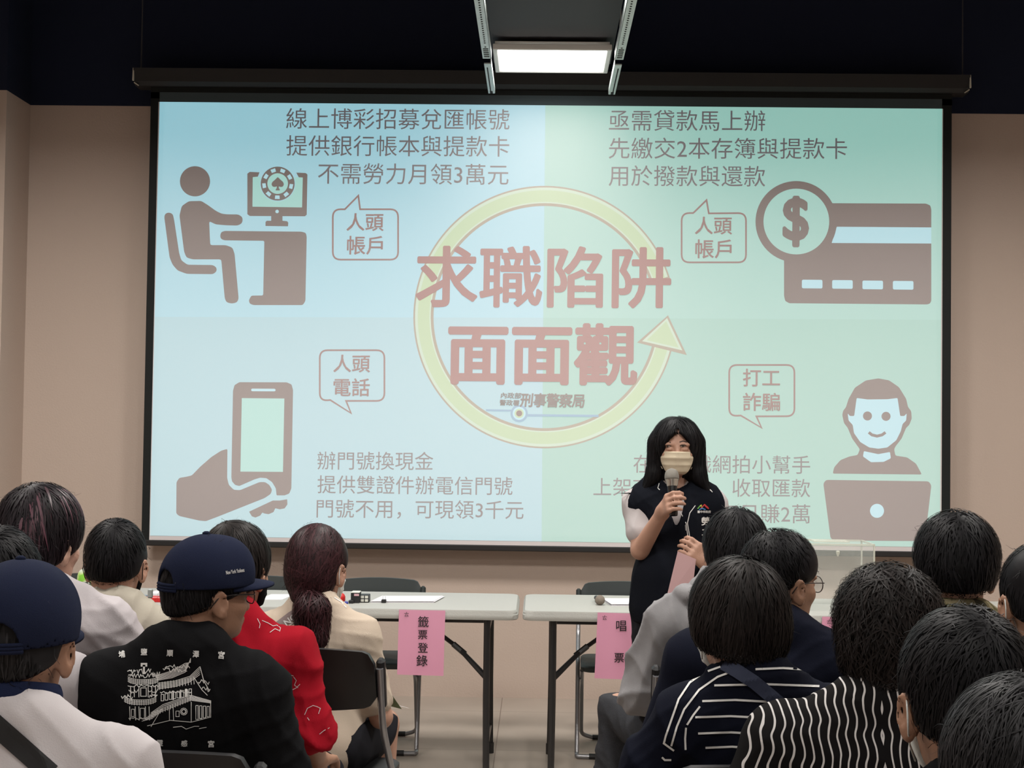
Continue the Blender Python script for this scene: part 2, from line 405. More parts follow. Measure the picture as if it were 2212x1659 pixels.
poly([TL, T, mid, L_], 'tl', 1); poly([T, TR, R_, mid], 'tr', 1); poly([L_, mid, Bm, BL], 'bl', 1); poly([mid, R_, BR, Bm], 'br', 1)
words('線上博彩招募兌匯帳號', (618.5, 256), (1100.5, 258.5), 'text'); words('提供銀行帳本與提款卡', (618.5, 314.5), (1100, 316.5), 'text')
words('不需勞力月領3萬元', (687, 374.5), (1098.5, 377), 'text')
words('亟需貸款馬上辦', (1315.5, 260), (1653, 261), 'text'); words('先繳交2本存簿與提款卡', (1315, 320), (1829.5, 321), 'text'); words('用於撥款與還款', (1315, 379.5), (1653, 381), 'text')
words('辦門號換現金', (685.8, 994.7), (936, 996), 'text'); words('提供雙證件辦電信門號', (685.8, 1046), (1107, 1050), 'text'); words('門號不用，可現領3千元', (684, 1098.6), (1131, 1102), 'text')
words('在家兼職網拍小幫手', (1368.3, 1001.6), (1750, 1004), 'text'); words('上架商品協助，收取匯款', (1282, 1052), (1750, 1055), 'text'); words('每日賺2萬', (1553, 1108), (1750, 1110), 'text')
# ring arrow
rc = (1176.5, 685)
def arc(r0, r1, a0, a1, k, lay):
    A = np.linspace(a0, a1, 120); o_ = [(rc[0]+r1*math.cos(a), rc[1]-r1*math.sin(a)) for a in A]; i_ = [(rc[0]+r0*math.cos(a), rc[1]-r0*math.sin(a)) for a in A]
    ink(k); n = len(A); SL.add([splane(p, lay) for p in o_+i_], [(j, j+1, n+j+1, n+j) for j in range(n-1)])
a0, a1 = math.radians(17), math.radians(346)
arc(240, 283.5, a0, a1, 'ringdim', 2); arc(246, 280, a0+.02, a1, 'ringlit', 2.4); arc(249, 274, a0+.02, a1, 'ring', 2.7)
poly([(1443, 681), (1483.5, 767), (1376, 740)], 'ringdim', 2.8); poly([(1441, 687), (1474, 757), (1387, 737)], 'ringlit', 3.0); poly([(1439, 694), (1466, 751), (1397, 735)], 'ring', 3.2)
words('求職陷阱', (898, 597), (1450, 600), 'dred', 4, bold=.02); words('面面觀', (967.5, 763.5), (1377, 766.5), 'dred', 4, bold=.03)
words('刑事警察局', (1124, 864), (1263, 866), 'logo', 4, bold=.03, slant=.1, hfix=31, space=.93); words('內政部', (1082, 854), (1126, 855), 'logo', 4, bold=.03, slant=.1, hfix=13); words('警政署', (1079, 869.5), (1122, 870.5), 'logo', 4, bold=.03, slant=.1, hfix=13)
line([(1050, 886), (1108, 887)], 4, 'blue', 4); line([(1136, 897), (1293, 898.5)], 5, 'blue', 4)
disc((1121.5, 893), 18.5, 'blue', 5); disc((1121.5, 893), 14, 'pale', 5.5); disc((1121.5, 893), 10, 'ring', 6); disc((1121.5, 893), 6.5, 'emb', 6.5)
# bubbles
def bubble(x0, x1, y0, y1, tail, top, o, s, t1, t2, c1, c2):
    if top: pts = [(x0, (y0+y1)/2), (x0, y0), tail[0], tail[1], tail[2], (x1, y0), (x1, y1), (x0, y1)]
    else: pts = [(x0, (y0+y1)/2), (x0, y0), (x1, y0), (x1, y1), tail[2], tail[1], tail[0], (x0, y1)]
    P = [np.array((o[0]+p[0]/s, o[1]+p[1]/s)) for p in pts]; cor = {(x0, y0), (x1, y0), (x1, y1), (x0, y1)}; out = []
    for i, p in enumerate(pts):
        if p in cor:
            a, b_, c = P[i-1], P[i], P[(i+1) % len(P)]; k = 17
            p0 = b_+(a-b_)/np.linalg.norm(a-b_)*min(k, .8*np.linalg.norm(a-b_)); p2 = b_+(c-b_)/np.linalg.norm(c-b_)*min(k, .8*np.linalg.norm(c-b_))
            out += [(1-t)**2*p0+2*t*(1-t)*b_+t*t*p2 for t in np.linspace(0, 1, 7)]
        else: out.append(P[i])
    V, Q = ribbon2d(out, 3.6, True); ink('red'); SL.add([splane(p, 3) for p in V], Q)
    for t, c in ((t1, c1), (t2, c2)): words(t, (o[0]+c[0]/s, o[1]+c[1]/s), (o[0]+c[2]/s, o[1]+c[3]/s), 'red', 3.5, bold=.012)
o4, s4 = (300, 340), 3.191; o6, s6 = (1460, 340), 2.676; o7, s7 = (300, 740), 3.318; o8, s8 = (1240, 780), 2.572
bubble(1337, 1787, 358, 705, [(1420, 358), (1513, 264), (1525, 358)], True, o4, s4, '人頭', '帳戶', (1432, 446, 1688, 447), (1435, 606, 1682, 607))
bubble(1297, 1760, 55, 418, [(1372, 412), (1521, 506), (1485, 418)], False, o7, s7, '人頭', '電話', (1395, 150, 1658, 151), (1395, 320, 1655, 321))
bubble(33, 405, 322, 607, [(100, 322), (177, 247), (190, 324)], True, o6, s6, '人頭', '帳戶', (110, 394, 325, 395), (112, 529, 322, 530))
bubble(308, 685, 1200, 1496, [(375, 1492), (495, 1563), (465, 1497)], False, o6, s6, '打工', '詐騙', (387, 1273, 602, 1274), (387, 1413, 602, 1414))
# seated figure at a desk
disc((387, 165), 104, 'grey', 2, o4, s4)
poly([(345, 302), (430, 300), (475, 328), (530, 368), (570, 388), (610, 393), (685, 393), (712, 410), (716, 432), (710, 455), (682, 470), (600, 468), (530, 462), (485, 440), (492, 605), (600, 605), (645, 622), (660, 665), (688, 975), (676, 1000), (640, 1008), (603, 998), (592, 970), (568, 703), (370, 703), (328, 690), (312, 650), (280, 400), (296, 335)], 'grey', 2, o4, s4, 4)
poly([(175, 410), (182, 388), (207, 379), (234, 390), (243, 430), (278, 660), (293, 710), (335, 740), (510, 742), (535, 758), (537, 785), (512, 805), (330, 803), (268, 780), (233, 740), (212, 690)], 'grey', 2, o4, s4, 4)
poly([(560, 540), (568, 515), (592, 507), (1120, 512), (1150, 520), (1157, 545), (1148, 990), (1130, 1018), (790, 1018), (764, 1008), (758, 985), (775, 953), (857, 952), (865, 575), (590, 572), (566, 562)], 'grey', 2, o4, s4, 3)
poly([(783, 128), (1130, 131), (1125, 345), (783, 340)], 'mint', 1.7, o4, s4)
poly([(830, 100), (1090, 103), (1105, 138), (818, 136)], 'tl', 1.8, o4, s4)
poly([(748, 112), (765, 100), (832, 103), (820, 133), (785, 136), (783, 340), (1125, 345), (1130, 139), (1102, 137), (1085, 105), (1150, 108), (1162, 118), (1157, 395), (1145, 406), (765, 404), (748, 392)], 'grey', 2, o4, s4)
disc((953, 373), 12, 'pale', 2.5, o4, s4); poly([(912, 405), (990, 405), (990, 437), (1022, 440), (1030, 450), (1028, 475), (873, 473), (873, 445), (882, 437), (912, 437)], 'grey', 2, o4, s4)
disc((957, 181), 122, 'tl', 2.2, o4, s4); disc((957, 181), 117, 'grey', 2.5, o4, s4); disc((957, 181), 71, 'mint', 3, o4, s4)
disc((957, 181), 60, 'mint', 3.2, o4, s4)
for k in range(9):
    a = k*2*math.pi/9+.2; u = np.array([math.cos(a), math.sin(a)]); w_ = np.array([-u[1], u[0]]); c = np.array([957, 181])+u*94
    poly([c+u*12+w_*17, c+u*12-w_*17, c-u*12-w_*15, c-u*12+w_*15], 'pale', 3, o4, s4)
poly([(958, 135), (975, 153), (995, 170), (1001, 188), (992, 203), (975, 205), (964, 198), (966, 214), (975, 228), (940, 228), (950, 214), (952, 198), (940, 205), (922, 202), (914, 186), (920, 170), (942, 152)], 'grey', 4, o4, s4, 2)
# card and coin
poly([(850, 265), (1445, 267), (1470, 278), (1476, 300), (1476, 830), (1468, 845), (1452, 850), (655, 843), (632, 830), (625, 800), (625, 500)], 'grey', 2, o6, s6, 2)
poly([(930, 401), (1476, 405), (1476, 498), (900, 495)], 'pale', 2.5, o6, s6)
disc((695, 372), 235, 'grey', 3, o6, s6, 64); disc((696, 371), 190, 'tr', 3.5, o6, s6, 64)
v, f = text2d('$', .03); c = aty(o6[0]+693/s6, o6[1]+371/s6, SY); sc_ = 300/s6/F_PX*7.8
hv = v[:, 1].max()-v[:, 1].min(); ink('grey'); SL.add([(c[0]+(p[0]-.5)*sc_*.51, SY-.002-.0001*(i*11//len(v)), c[2]+p[1]/hv*sc_) for i, p in enumerate(v)], f)
for x0 in ((728, 707), (903, 709), (1078, 712), (1254, 714)):
    poly([(x0[0], x0[1]), (x0[0]+119, x0[1]+1), (x0[0]+119, x0[1]+51), (x0[0], x0[1]+50)], 'pale', 3, o6, s6, 3)
# phone and hand
poly([(675, 345), (686, 305), (720, 284), (1060, 285), (1094, 300), (1105, 340), (1093, 1045), (1078, 1082), (1045, 1095), (987, 1095), (982, 1045), (955, 1000), (915, 972), (870, 968), (830, 980), (720, 1028), (690, 1020), (668, 995), (663, 965)], 'grey', 2, o7, s7, 2)
poly([(738, 398), (1043, 401), (1033, 927), (728, 925)], 'mint', 2.5, o7, s7); poly([(805, 330), (980, 331), (980, 350), (805, 349)], 'pale', 2.5, o7, s7, 3)
poly([(635, 762), (633, 970), (645, 1020), (680, 1055), (725, 1058), (865, 1000), (905, 1000), (935, 1020), (955, 1055), (945, 1085), (900, 1115), (560, 1250), (480, 1280), (430, 1275), (290, 1243), (268, 1225), (270, 1000), (290, 970), (340, 962), (380, 952), (440, 890), (520, 820), (590, 775)], 'grey', 2, o7, s7, 3)
poly([(790, 1212), (960, 1132), (1010, 1132), (1063, 1123), (1065, 1160), (1045, 1188), (1010, 1195), (978, 1187), (965, 1215), (930, 1230), (900, 1225), (885, 1218), (870, 1240), (835, 1254), (810, 1245)], 'grey', 2, o7, s7, 1)
# figure with a laptop
poly([(1490, 300), (1495, 275), (1510, 258), (1525, 210), (1560, 148), (1620, 108), (1690, 96), (1750, 107), (1805, 145), (1845, 210), (1855, 255), (1873, 278), (1876, 320), (1862, 355), (1845, 370), (1820, 430), (1785, 475), (1778, 490), (1785, 525), (1850, 535), (1900, 570), (1932, 630), (1437, 625), (1445, 590), (1480, 550), (1530, 530), (1575, 522), (1588, 490), (1545, 430), (1520, 370), (1500, 345)], 'grey', 2, o8, s8, 3)
poly([(1570, 205), (1556, 305), (1532, 305), (1520, 290), (1525, 330), (1548, 355), (1555, 400), (1590, 450), (1640, 480), (1690, 487), (1740, 480), (1790, 440), (1815, 390), (1825, 350), (1845, 330), (1848, 290), (1835, 305), (1812, 305), (1797, 205), (1740, 212), (1630, 213)], 'pale', 2.5, o8, s8, 2)
poly([(1610, 500), (1690, 517), (1755, 505), (1760, 540), (1720, 560), (1650, 562), (1605, 530)], 'pale', 2.5, o8, s8, 2)
disc((1630, 305), 25, 'grey', 3, o8, s8); disc((1733, 307), 25, 'grey', 3, o8, s8)
line([(1637, 396), (1655, 410), (1683, 417), (1711, 410), (1730, 396)], 16, 'grey', 3, o8, s8)
poly([(1385, 680), (1400, 660), (1970, 668), (1985, 690), (1950, 985), (1930, 1000), (1450, 997), (1425, 985)], 'grey', 2, o8, s8, 4); disc((1683, 832), 39, 'pale', 2.5, o8, s8)
SL.build('slide_picture', m_ink, scr)
# ------------------------------------------------------------------ tables, chairs and what lies on the tables
m_top = mat('white_table_plastic', (.37, .37, .345), .5, bump=.1, bscale=150)
m_leg = mat('black_table_steel', (.012, .012, .013), .35, spec=.5)
m_seat = mat('charcoal_chair_plastic', (.022, .028, .028), .5, spec=.3)
m_bseat = mat('black_chair_plastic', (.008, .008, .009), .45, spec=.4)
m_tube = mat('grey_steel_tube', (.28, .28, .29), .3, metal=.7)
m_rub = mat('black_rubber', (.01, .01, .01), .6)
TZ = .745
yt0 = CAM[1]+6.07                              # front edge of the tables
TD = .62
def rrect(x0, x1, y0, y1, r, n=6):
    P = []
    for (cx, cy, a) in ((x1-r, y1-r, 0), (x0+r, y1-r, 90), (x0+r, y0+r, 180), (x1-r, y0+r, 270)):
        P += [(cx+r*math.cos(math.radians(a+90*k/n)), cy+r*math.sin(math.radians(a+90*k/n))) for k in range(n+1)]
    return P
def slab(b, P, zs):
    "zs: (z, inset) rings"
    c = np.mean(np.array(P), 0); n = len(P); V = []
    for z, ins in zs:
        for p in P:
            d = np.array(p)-c; L = np.linalg.norm(d); q = c+d*(1-ins/L); V.append((q[0], q[1], z))
    b.add(V, [tuple(range(n))[::-1], tuple(range((len(zs)-1)*n, len(zs)*n))]+[(k*n+i, k*n+(i+1) % n, (k+1)*n+(i+1) % n, (k+1)*n+i) for k in range(len(zs)-1) for i in range(n)])
def table(x0, x1, label):
    r = empty('folding_table', ((x0+x1)/2, yt0+TD/2, 0), 0, label, 'table', 'white folding tables')
    b = MB(); slab(b, rrect(x0, x1, yt0, yt0+TD, .05), [(TZ-.042, .004), (TZ-.038, 0), (TZ-.02, .0), (TZ-.017, .003), (TZ-.008, .003), (TZ, .010)])
    b.build('tabletop', m_top, r, angle=40)
    for sg, xe in ((1, x0), (-1, x1)):
        xl = xe+sg*.135
        for yy in (yt0+.035, yt0+TD-.06):
            b = MB(); b.tube([(xl, yy, TZ-.04), (xl, yy, .35), (xl-sg*.004, yy, .02)], .0145, 12); b.tube([(xl-sg*.004, yy, .05), (xl-sg*.004, yy, 0)], .018, 12); b.build('leg', m_leg, r, angle=40)
        b = MB(); b.tube([(xl, yt0+.035, .13), (xl, yt0+TD-.06, .13)], .011, 8); b.tube([(xl, yt0+.035, TZ-.1), (xl, yt0+TD-.06, TZ-.1)], .011, 8); b.build('cross_bar', m_leg, r, angle=40)
        b = MB(); ym = yt0+.16
        b.tube([(xl, yt0+.05, TZ-.30), (xl+sg*.13, ym, TZ-.19), (xl+sg*.33, ym, TZ-.045)], [.014, .010, .009], 8)
        b.tube([(xl+sg*.10, ym-.01, TZ-.215), (xl+sg*.155, ym, TZ-.172)], .0135, 8); b.build('folding_brace', m_leg, r, angle=40)
    b = MB(); b.box(((x0+x1)/2, yt0+.05, TZ-.05), (x1-x0-.3, .02, .02)); b.box(((x0+x1)/2, yt0+TD-.06, TZ-.05), (x1-x0-.3, .02, .02)); b.build('apron_rail', m_leg, r)
    return r
xg = atz(1125, 1300, TZ)[0]                     # gap between the middle and the right table
xh = aty(309, 1290, yt0+.2)[0]
xi = xg+.006
table(xh+.008, xg-.008, 'white folding table with a pink sheet reading 籤票登錄 on its front edge')
table(xi+.006, xi+1.74, 'white folding table behind the standing speaker, pink sheet reading 唱票')
table(xh-1.75, xh-.008, 'white folding table at the far left, mostly hidden by seated heads')
table(xi+1.765, xi+3.5, 'white folding table at the far right behind the camouflage shirt')
# ---- folding chair, built facing -y (towards the seats)
def chair_parts(root, ms, mb_, sh=.44, bh=.80):
    w = .215
    b = MB(); P = rrect(-w, w, -.19, .19, .05); slab(b, P, [(sh-.03, .012), (sh-.022, 0), (sh-.008, 0), (sh, .012)]); b.build('seat', ms, root, angle=40, local=True)
    # backrest: curved panel, thick, with a hand slot
    def back(front):
        def fn(u, v):
            x = (u-.5)*2*w; c = 1-(2*u-1)**2; z = bh-.17+v*.17+(.012*c if v > .5 else -.012*c)
            cr = max(0, abs(2*u-1)-.86)/.14; z += (-.035*cr*cr if v > .5 else .03*cr*cr)*(abs(v-.5)*2)
            return (x, .205+.03*c+.045*v+(0 if front else .024), z)
        return fn
    b = MB(); nu, nv = 24, 8; b.grid(back(True), nu, nv); b.grid(back(False), nu, nv); N = (nu+1)*(nv+1)
    rim = [i for i in range(nu+1)]+[(j)*(nu+1)+nu for j in range(1, nv+1)]+[nv*(nu+1)+i for i in range(nu-1, -1, -1)]+[j*(nu+1) for j in range(nv-1, 0, -1)]
    b.f += [(rim[k], rim[(k+1) % len(rim)], rim[(k+1) % len(rim)]+N, rim[k]+N) for k in range(len(rim))]; b.m += [0]*len(rim)
    b.build('backrest', mb_, root, angle=50, local=True)
    for sx in (-1, 1):
        x = sx*(w+.012)
        b = MB(); b.tube(fillet([(x, .245, bh-.05), (x, .19, bh-.24), (x, .0, sh-.03), (x, -.17, .02), (x-sx*.0, -.19, .012), (x-sx*.06, -.19, .012)], .05), .011, 10); b.build('front_leg', m_tube, root, angle=50, local=True)
        b = MB(); b.tube(fillet([(x-sx*.02, -.12, sh-.03), (x-sx*.02, .05, .30), (x-sx*.02, .205, .03), (x-sx*.08, .215, .012)], .05), .010, 10); b.build('rear_leg', m_tube, root, angle=50, local=True)
        b = MB(); b.box((x, .215, bh-.10), (.026, .034, .16), .008, rotm('X', -.24)); b.build('side_bracket', mb_, root, local=True)
    b = MB(); b.tube([(-w+.05, -.19, .012), (w-.05, -.19, .012)], .010, 8); b.tube([(-w+.06, .215, .012), (w-.06, .215, .012)], .009, 8); b.build('foot_bar', m_tube, root, local=True)
    for sx in (-1, 1):
        b = MB(); b.tube([(sx*.11, -.19, .013), (sx*.17, -.19, .013)], .0135, 8); b.tube([(sx*.10, .215, .013), (sx*.15, .215, .013)], .0125, 8); b.build('foot_grip', m_rub, root, local=True)
def copy_tree(o, **kw):
    r = o.copy(); COL.objects.link(r)
    for ch in list(o.children):
        c = ch.copy(); COL.objects.link(c); c.parent = r
        for g in list(ch.children):
            d = g.copy(); COL.objects.link(d); d.parent = c
    return r
def put(r, x, y, rz, label, group):
    r.location = (x, y, 0); r.rotation_euler = (0, 0, rz); tag(r, label, 'chair', group); return r
FG = 'folding chairs behind the tables'
proto = empty('folding_chair'); chair_parts(proto, m_seat, m_seat, .43, .765)
yc = CAM[1]+6.72
behind = [(807, 'charcoal folding chair behind the table, beside the ponytail woman and the paper stack'), (1352, 'charcoal folding chair behind the table, just left of the standing speaker'),
          (545, 'charcoal folding chair behind the table, only its back corner beside the red shirt'), (158, 'charcoal folding chair at the far left behind the green snack packet')]
for i, (px, lab) in enumerate(behind):
    c = proto if i == 0 else copy_tree(proto)
    p = aty(px, 1290, yc); put(c, p[0], yc+.0, 0.03*(-1)**i, lab, FG)
proto2 = empty('folding_chair'); chair_parts(proto2, m_bseat, m_bseat, .44, .86)
USED = [False]
def seat_at(x, y, rz, label, scale=1.):
    c = copy_tree(proto2) if USED[0] else proto2; USED[0] = True
    return put(c, x, y, rz+math.pi, label, 'folding chairs of the audience')
# ---- paper signs on the table edges
m_pink = mat('pink_paper', (.60, .27, .385), .75)
m_inkb = mat('black_ink', (.012, .010, .012), .8)
m_pen = mat('grey_pencil', (.10, .06, .075), .8)
ysg = yt0-.006
def sheet(q, words_, small, label, group, y=ysg):
    p = [aty(*c, y) for c in q]; r = empty('paper_sign', tuple((p[2]+p[3])/2), 0, label, 'sign', group)
    V = []
    for j in range(9):
        for i in range(5):
            u, v = i/4, j/8; a = p[0]*(1-u)+p[1]*u; c = p[3]*(1-u)+p[2]*u; w = a*(1-v)+c*v; V.append(w+np.array([0, -.004*math.sin(v*2.5)*(1-.3*u), 0]))
    V2 = [v+np.array([0, .0006, 0]) for v in V]; F1 = [(j*5+i, j*5+i+1, (j+1)*5+i+1, (j+1)*5+i) for j in range(8) for i in range(4)]
    link_mesh('paper', V+V2, [f[::-1] for f in F1]+[tuple(k+45 for k in f) for f in F1], m_pink, r, smooth=True)
    b = MB()
    def put_t(t, cx, cy, wpx, b=b, bold=.006):
        v, f = text2d(t, bold); c = aty(cx, cy, y-.0065); c1 = aty(cx+wpx, cy, y-.0065); w = np.linalg.norm(c1-c); n = len(v)//(11 if bold else 1)
        b.add([(c[0]+(q_[0]-.5)*w, c[1]-.00003*(i//n), c[2]+q_[1]*w) for i, q_ in enumerate(v)], f)
    for (t, cx, cy, wpx) in words_: put_t(t, cx, cy, wpx)
    b.build('writing', m_inkb, r)
    b = MB(); put_t(*small, b=b, bold=.01); b.build('pencil_mark', m_pen, r)
sheet([(862, 1317), (962, 1319), (958, 1460), (858, 1457)], [('籤', 914.5, 1343, 23), ('票', 913, 1371, 20), ('登', 913.5, 1399, 22), ('錄', 911.5, 1427, 24)], ('ㄊ', 878, 1327, 10), 'pink paper sign reading 籤票登錄 hanging from the middle table', 'pink paper signs')
sheet([(1291, 1323), (1391.5, 1326), (1384, 1469), (1284, 1465)], [('唱', 1342, 1352, 22), ('票', 1337.5, 1421, 21)], ('ㄊ', 1306, 1334, 10), 'pink paper sign reading 唱票 hanging left of the speaker', 'pink paper signs')
sheet([(1776, 1332), (1876, 1335), (1871, 1478), (1771, 1474)], [('監', 1826, 1362, 22), ('票', 1824, 1430, 21)], ('ㄊ', 1791, 1343, 10), 'pink paper sign mostly hidden behind the short-haired woman in wavy stripes', 'pink paper signs')
# ---- things lying on the tables
m_paper = mat('white_paper', (.66, .65, .68), .7); m_ltred = mat('red_plastic', (.52, .02, .02), .35); m_blue = mat('blue_plastic', (.03, .04, .30), .4)
m_bx = mat('black_card', (.014, .014, .015), .5); m_lt = mat('pale_card', (.60, .60, .54), .6)
def tp(px, py): return atz(px, py, TZ)
def paper_stack(px0, px1, py, depth, h, skew, name, label, n=4):
    a, c = tp(px0, py), tp(px1, py); r = empty(name, tuple((a+c)/2), 0, label, 'papers')
    for k in range(n):
        b = MB(); z0, z1 = TZ+h*k/n, TZ+h*(k+1)/n-.0004; s = .004*((k*7) % 3-1)
        b.add([(a[0]+s, a[1]+s, z0), (c[0]+s, c[1]+s, z0), (c[0]+skew+s, c[1]+depth, z0), (a[0]+skew+s, a[1]+depth, z0), (a[0]+s, a[1]+s, z1), (c[0]+s, c[1]+s, z1), (c[0]+skew+s, c[1]+depth, z1), (a[0]+skew+s, a[1]+depth, z1)],
              [(3, 2, 1, 0), (4, 5, 6, 7), (0, 1, 5, 4), (1, 2, 6, 5), (2, 3, 7, 6), (3, 0, 4, 7)]); b.build('sheet', m_paper, r)
    return r, a, c
r, a, c = paper_stack(802, 938, 1302, .20, .008, .03, 'paper_stack', 'stack of white paper with a black binder clip on the middle table')
b = MB(); x = a[0]+(c[0]-a[0])*.2; b.box((x, a[1]+.004, TZ+.008), (.021, .020, .015), .002); b.build('binder_clip', m_bx, r)
b = MB()
for sx in (-1, 1): b.tube([(x+sx*.005, a[1]+.012, TZ+.014), (x+sx*.006, a[1]+.014, TZ+.028), (x+sx*.001, a[1]+.014, TZ+.030)], .0007, 5)
b.build('clip_handles', m_tube, r)
paper_stack(1322, 1402, 1309, .20, .010, -.03, 'paper_stack', 'small heap of white sheets at the speaker\'s elbow on the right table')
paper_stack(560, 612, 1296, .2, .003, .02, 'paper_sheet', 'sheet of paper on the table beside the red shirt', 1)
# microphone with a grey foam ball lying on the table
p = tp(1296, 1307); r = empty('microphone', tuple(p), 0, 'microphone with a grey foam ball lying on the right table', 'microphone')
rr = .0225; b = MB(); b.lathe([(rr*math.sin(t), -rr*math.cos(t)) for t in np.linspace(.02, math.pi-.02, 16)], (p[0], p[1], TZ+rr), 24); b.build('foam_ball', mat('grey_foam', (.22, .185, .15), .95, bump=.6, bscale=500), r, smooth=True)
b = MB(); b.tube([(p[0], p[1]+.015, TZ+.020), (p[0]-.01, p[1]+.16, TZ+.013)], [.014, .011], 12); b.build('handle', m_bx, r, angle=50)
# stamp boxes, red glue bottle, blue pen cap
p = tp(772, 1303)
def box_thing(name, px, py, w, d, h, m, label, cat, extra=None, rz=0., up=0.):
    q = tp(px, py); r = empty(name, (q[0], q[1]+d/2, TZ+up), rz, label, cat)
    b = MB(); b.box((0, 0, h/2), (w, d, h), .002); b.build('body', m, r, local=True)
    if extra: extra(r)
    return r
def win(r):
    for i in (-1, 1):
        for j in (0, 1):
            b = MB(); b.box((i*.0095, -.0303, .010+.0155*j), (.0145, .001, .0115), .001); b.build('label_window', m_lt, r, local=True)
box_thing('stamp_box', 787, 1302, .040, .06, .034, m_bx, 'small black box with four pale windows beside the paper stack', 'box', win)
def lid(r):
    b = MB(); b.box((0, 0, .0475), (.038, .06, .003), .001); b.build('lid', m_lt, r, local=True)
    b = MB(); b.box((.006, -.0303, .037), (.022, .001, .010), .001); b.build('label', mat('pink_label', (.55, .33, .36), .6), r, local=True)
box_thing('stamp_box', 767, 1303, .040, .06, .046, m_bx, 'taller black box with a pale lid beside the red bottle', 'box', lid)
box_thing('ink_pad', 758, 1304, .022, .03, .014, m_bx, 'flat black ink pad in front of the two small boxes', 'ink pad')
q = tp(736, 1299); r = empty('glue_bottle', tuple(q), 0, 'squat red bottle with a white cap beside the ponytail woman', 'bottle')
b = MB(); b.lathe([(.018, 0), (.021, .004), (.021, .022), (.016, .032), (.009, .037)], q, 20); b.build('body', m_ltred, r, smooth=True)
b = MB(); b.lathe([(.008, .036), (.008, .042), (.005, .045)], q, 16); b.build('cap', m_paper, r, smooth=True)
q = tp(744, 1304); b = MB(); b.tube([(q[0]-.025, q[1], TZ+.005), (q[0]+.003, q[1]-.006, TZ+.005)], .0045, 8)
r = empty('pen', tuple(q), 0, 'white pen with a blue cap lying beside the red bottle', 'pen'); b.build('barrel', m_paper, r)
b = MB(); b.tube([(q[0]+.003, q[1]-.006, TZ+.0055), (q[0]+.016, q[1]-.009, TZ+.0055)], .0055, 8); b.build('cap', m_blue, r)
# red box and white boxes at the left
box_thing('red_box', 333, 1301, .085, .07, .021, m_ltred, 'flat red box on the table between the cream shirt and the cap', 'box')
box_thing('white_tray', 345, 1289, .10, .10, .016, m_paper, 'flat white tray lying just behind the red box', 'tray')
box_thing('pen_case', 303, 1292, .04, .05, .010, mat('blue_grey_plastic', (.20, .25, .30), .4), 'small blue-grey case on the table beside the cream shirt', 'case')
# snack packet
q = tp(190, 1291); r = empty('snack_packet', tuple(q), 0, 'clear and green snack packet standing on the left table', 'packet')
def pk(front):
    def fn(u, v):
        a = (u-.5)*2; t = (v-.5)*2; bul = .020*(1-a*a)*(1-t*t); rr_ = math.sqrt(max(0, 1-abs(t)**3.))
        return (q[0]+a*.052*(.35+.65*rr_), q[1]+(-bul if front else bul), TZ+.068+t*.066)
    return fn
mg = bpy.data.materials.new('green_packet'); mg.use_nodes = True; nt = mg.node_tree; bs = nt.nodes['Principled BSDF']; bs.inputs['Roughness'].default_value = .3
tc = nt.nodes.new('ShaderNodeTexCoord'); no = nt.nodes.new('ShaderNodeTexNoise'); cr = nt.nodes.new('ShaderNodeValToRGB'); no.inputs['Scale'].default_value = 22
cr.color_ramp.elements[0].position = .38; cr.color_ramp.elements[0].color = (.60, .66, .60, 1); cr.color_ramp.elements[1].position = .56; cr.color_ramp.elements[1].color = (.20, .52, .05, 1)
e = cr.color_ramp.elements.new(.47); e.color = (.48, .62, .25, 1)
nt.links.new(tc.outputs['Object'], no.inputs['Vector']); nt.links.new(no.outputs[0], cr.inputs[0]); nt.links.new(cr.outputs[0], bs.inputs['Base Color'])
b = MB(); b.grid(pk(True), 14, 14); b.grid(pk(False), 14, 14); b.build('wrapper', mg, r, smooth=True)
b = MB(); v, f = text2d('有豆花', .02); b.add([(q[0]+(p_[0]-.5)*.05, q[1]-.0215, TZ+.066+p_[1]*.05) for p_ in v], f); b.build('lettering', m_inkb, r)
# clear acrylic ballot box on the far right table
m_ac = mat('clear_acrylic', (.80, .85, .80), .08, alpha=.10); m_ace = mat('acrylic_edge', (.68, .69, .60), .25, alpha=.55)
yb_ = yt0+.16
xa, xb_ = aty(1700, 1250, yb_)[0], aty(1888, 1250, yb_)[0]; zt_ = aty(1790, 1176, yb_)[2]
r = empty('ballot_box', ((xa+xb_)/2, yb_+.12, TZ), 0, 'empty clear acrylic ballot box standing on the right table', 'ballot box')
D = .24; ww = xb_-xa; hh = zt_-TZ
b = MB()
for (cx_, cy_, sx_, sy_) in ((xa+.002, yb_+D/2, .003, D), (xb_-.002, yb_+D/2, .003, D), ((xa+xb_)/2, yb_, ww, .003), ((xa+xb_)/2, yb_+D, ww, .003)):
    b.box((cx_, cy_, TZ+.001+hh/2), (sx_, sy_, hh))
b.box(((xa+xb_)/2, yb_+D/2, TZ+hh), (ww, D, .003)); b.build('panes', m_ac, r)
b = MB()
for x_ in (xa, xb_):
    for y_ in (yb_, yb_+D): b.box((x_, y_, TZ+.001+hh/2), (.007, .007, hh))
for z_ in (TZ+hh,):
    for y_ in (yb_, yb_+D): b.box(((xa+xb_)/2, y_, z_), (ww, .008, .008))
    for x_ in (xa, xb_): b.box((x_, yb_+D/2, z_), (.008, D, .008))
b.box(((xa+xb_)/2+.02, yb_+D/2, TZ+hh+.006), (.16, .10, .006)); b.build('glued_edges', m_ace, r)
b = MB(); b.lathe([(.003, -.022), (.008, -.008), (.009, 0), (.004, .003)], ((xa*.42+xb_*.58), yb_-.006, TZ+hh-.03), 12); b.build('latch', m_ace, r)
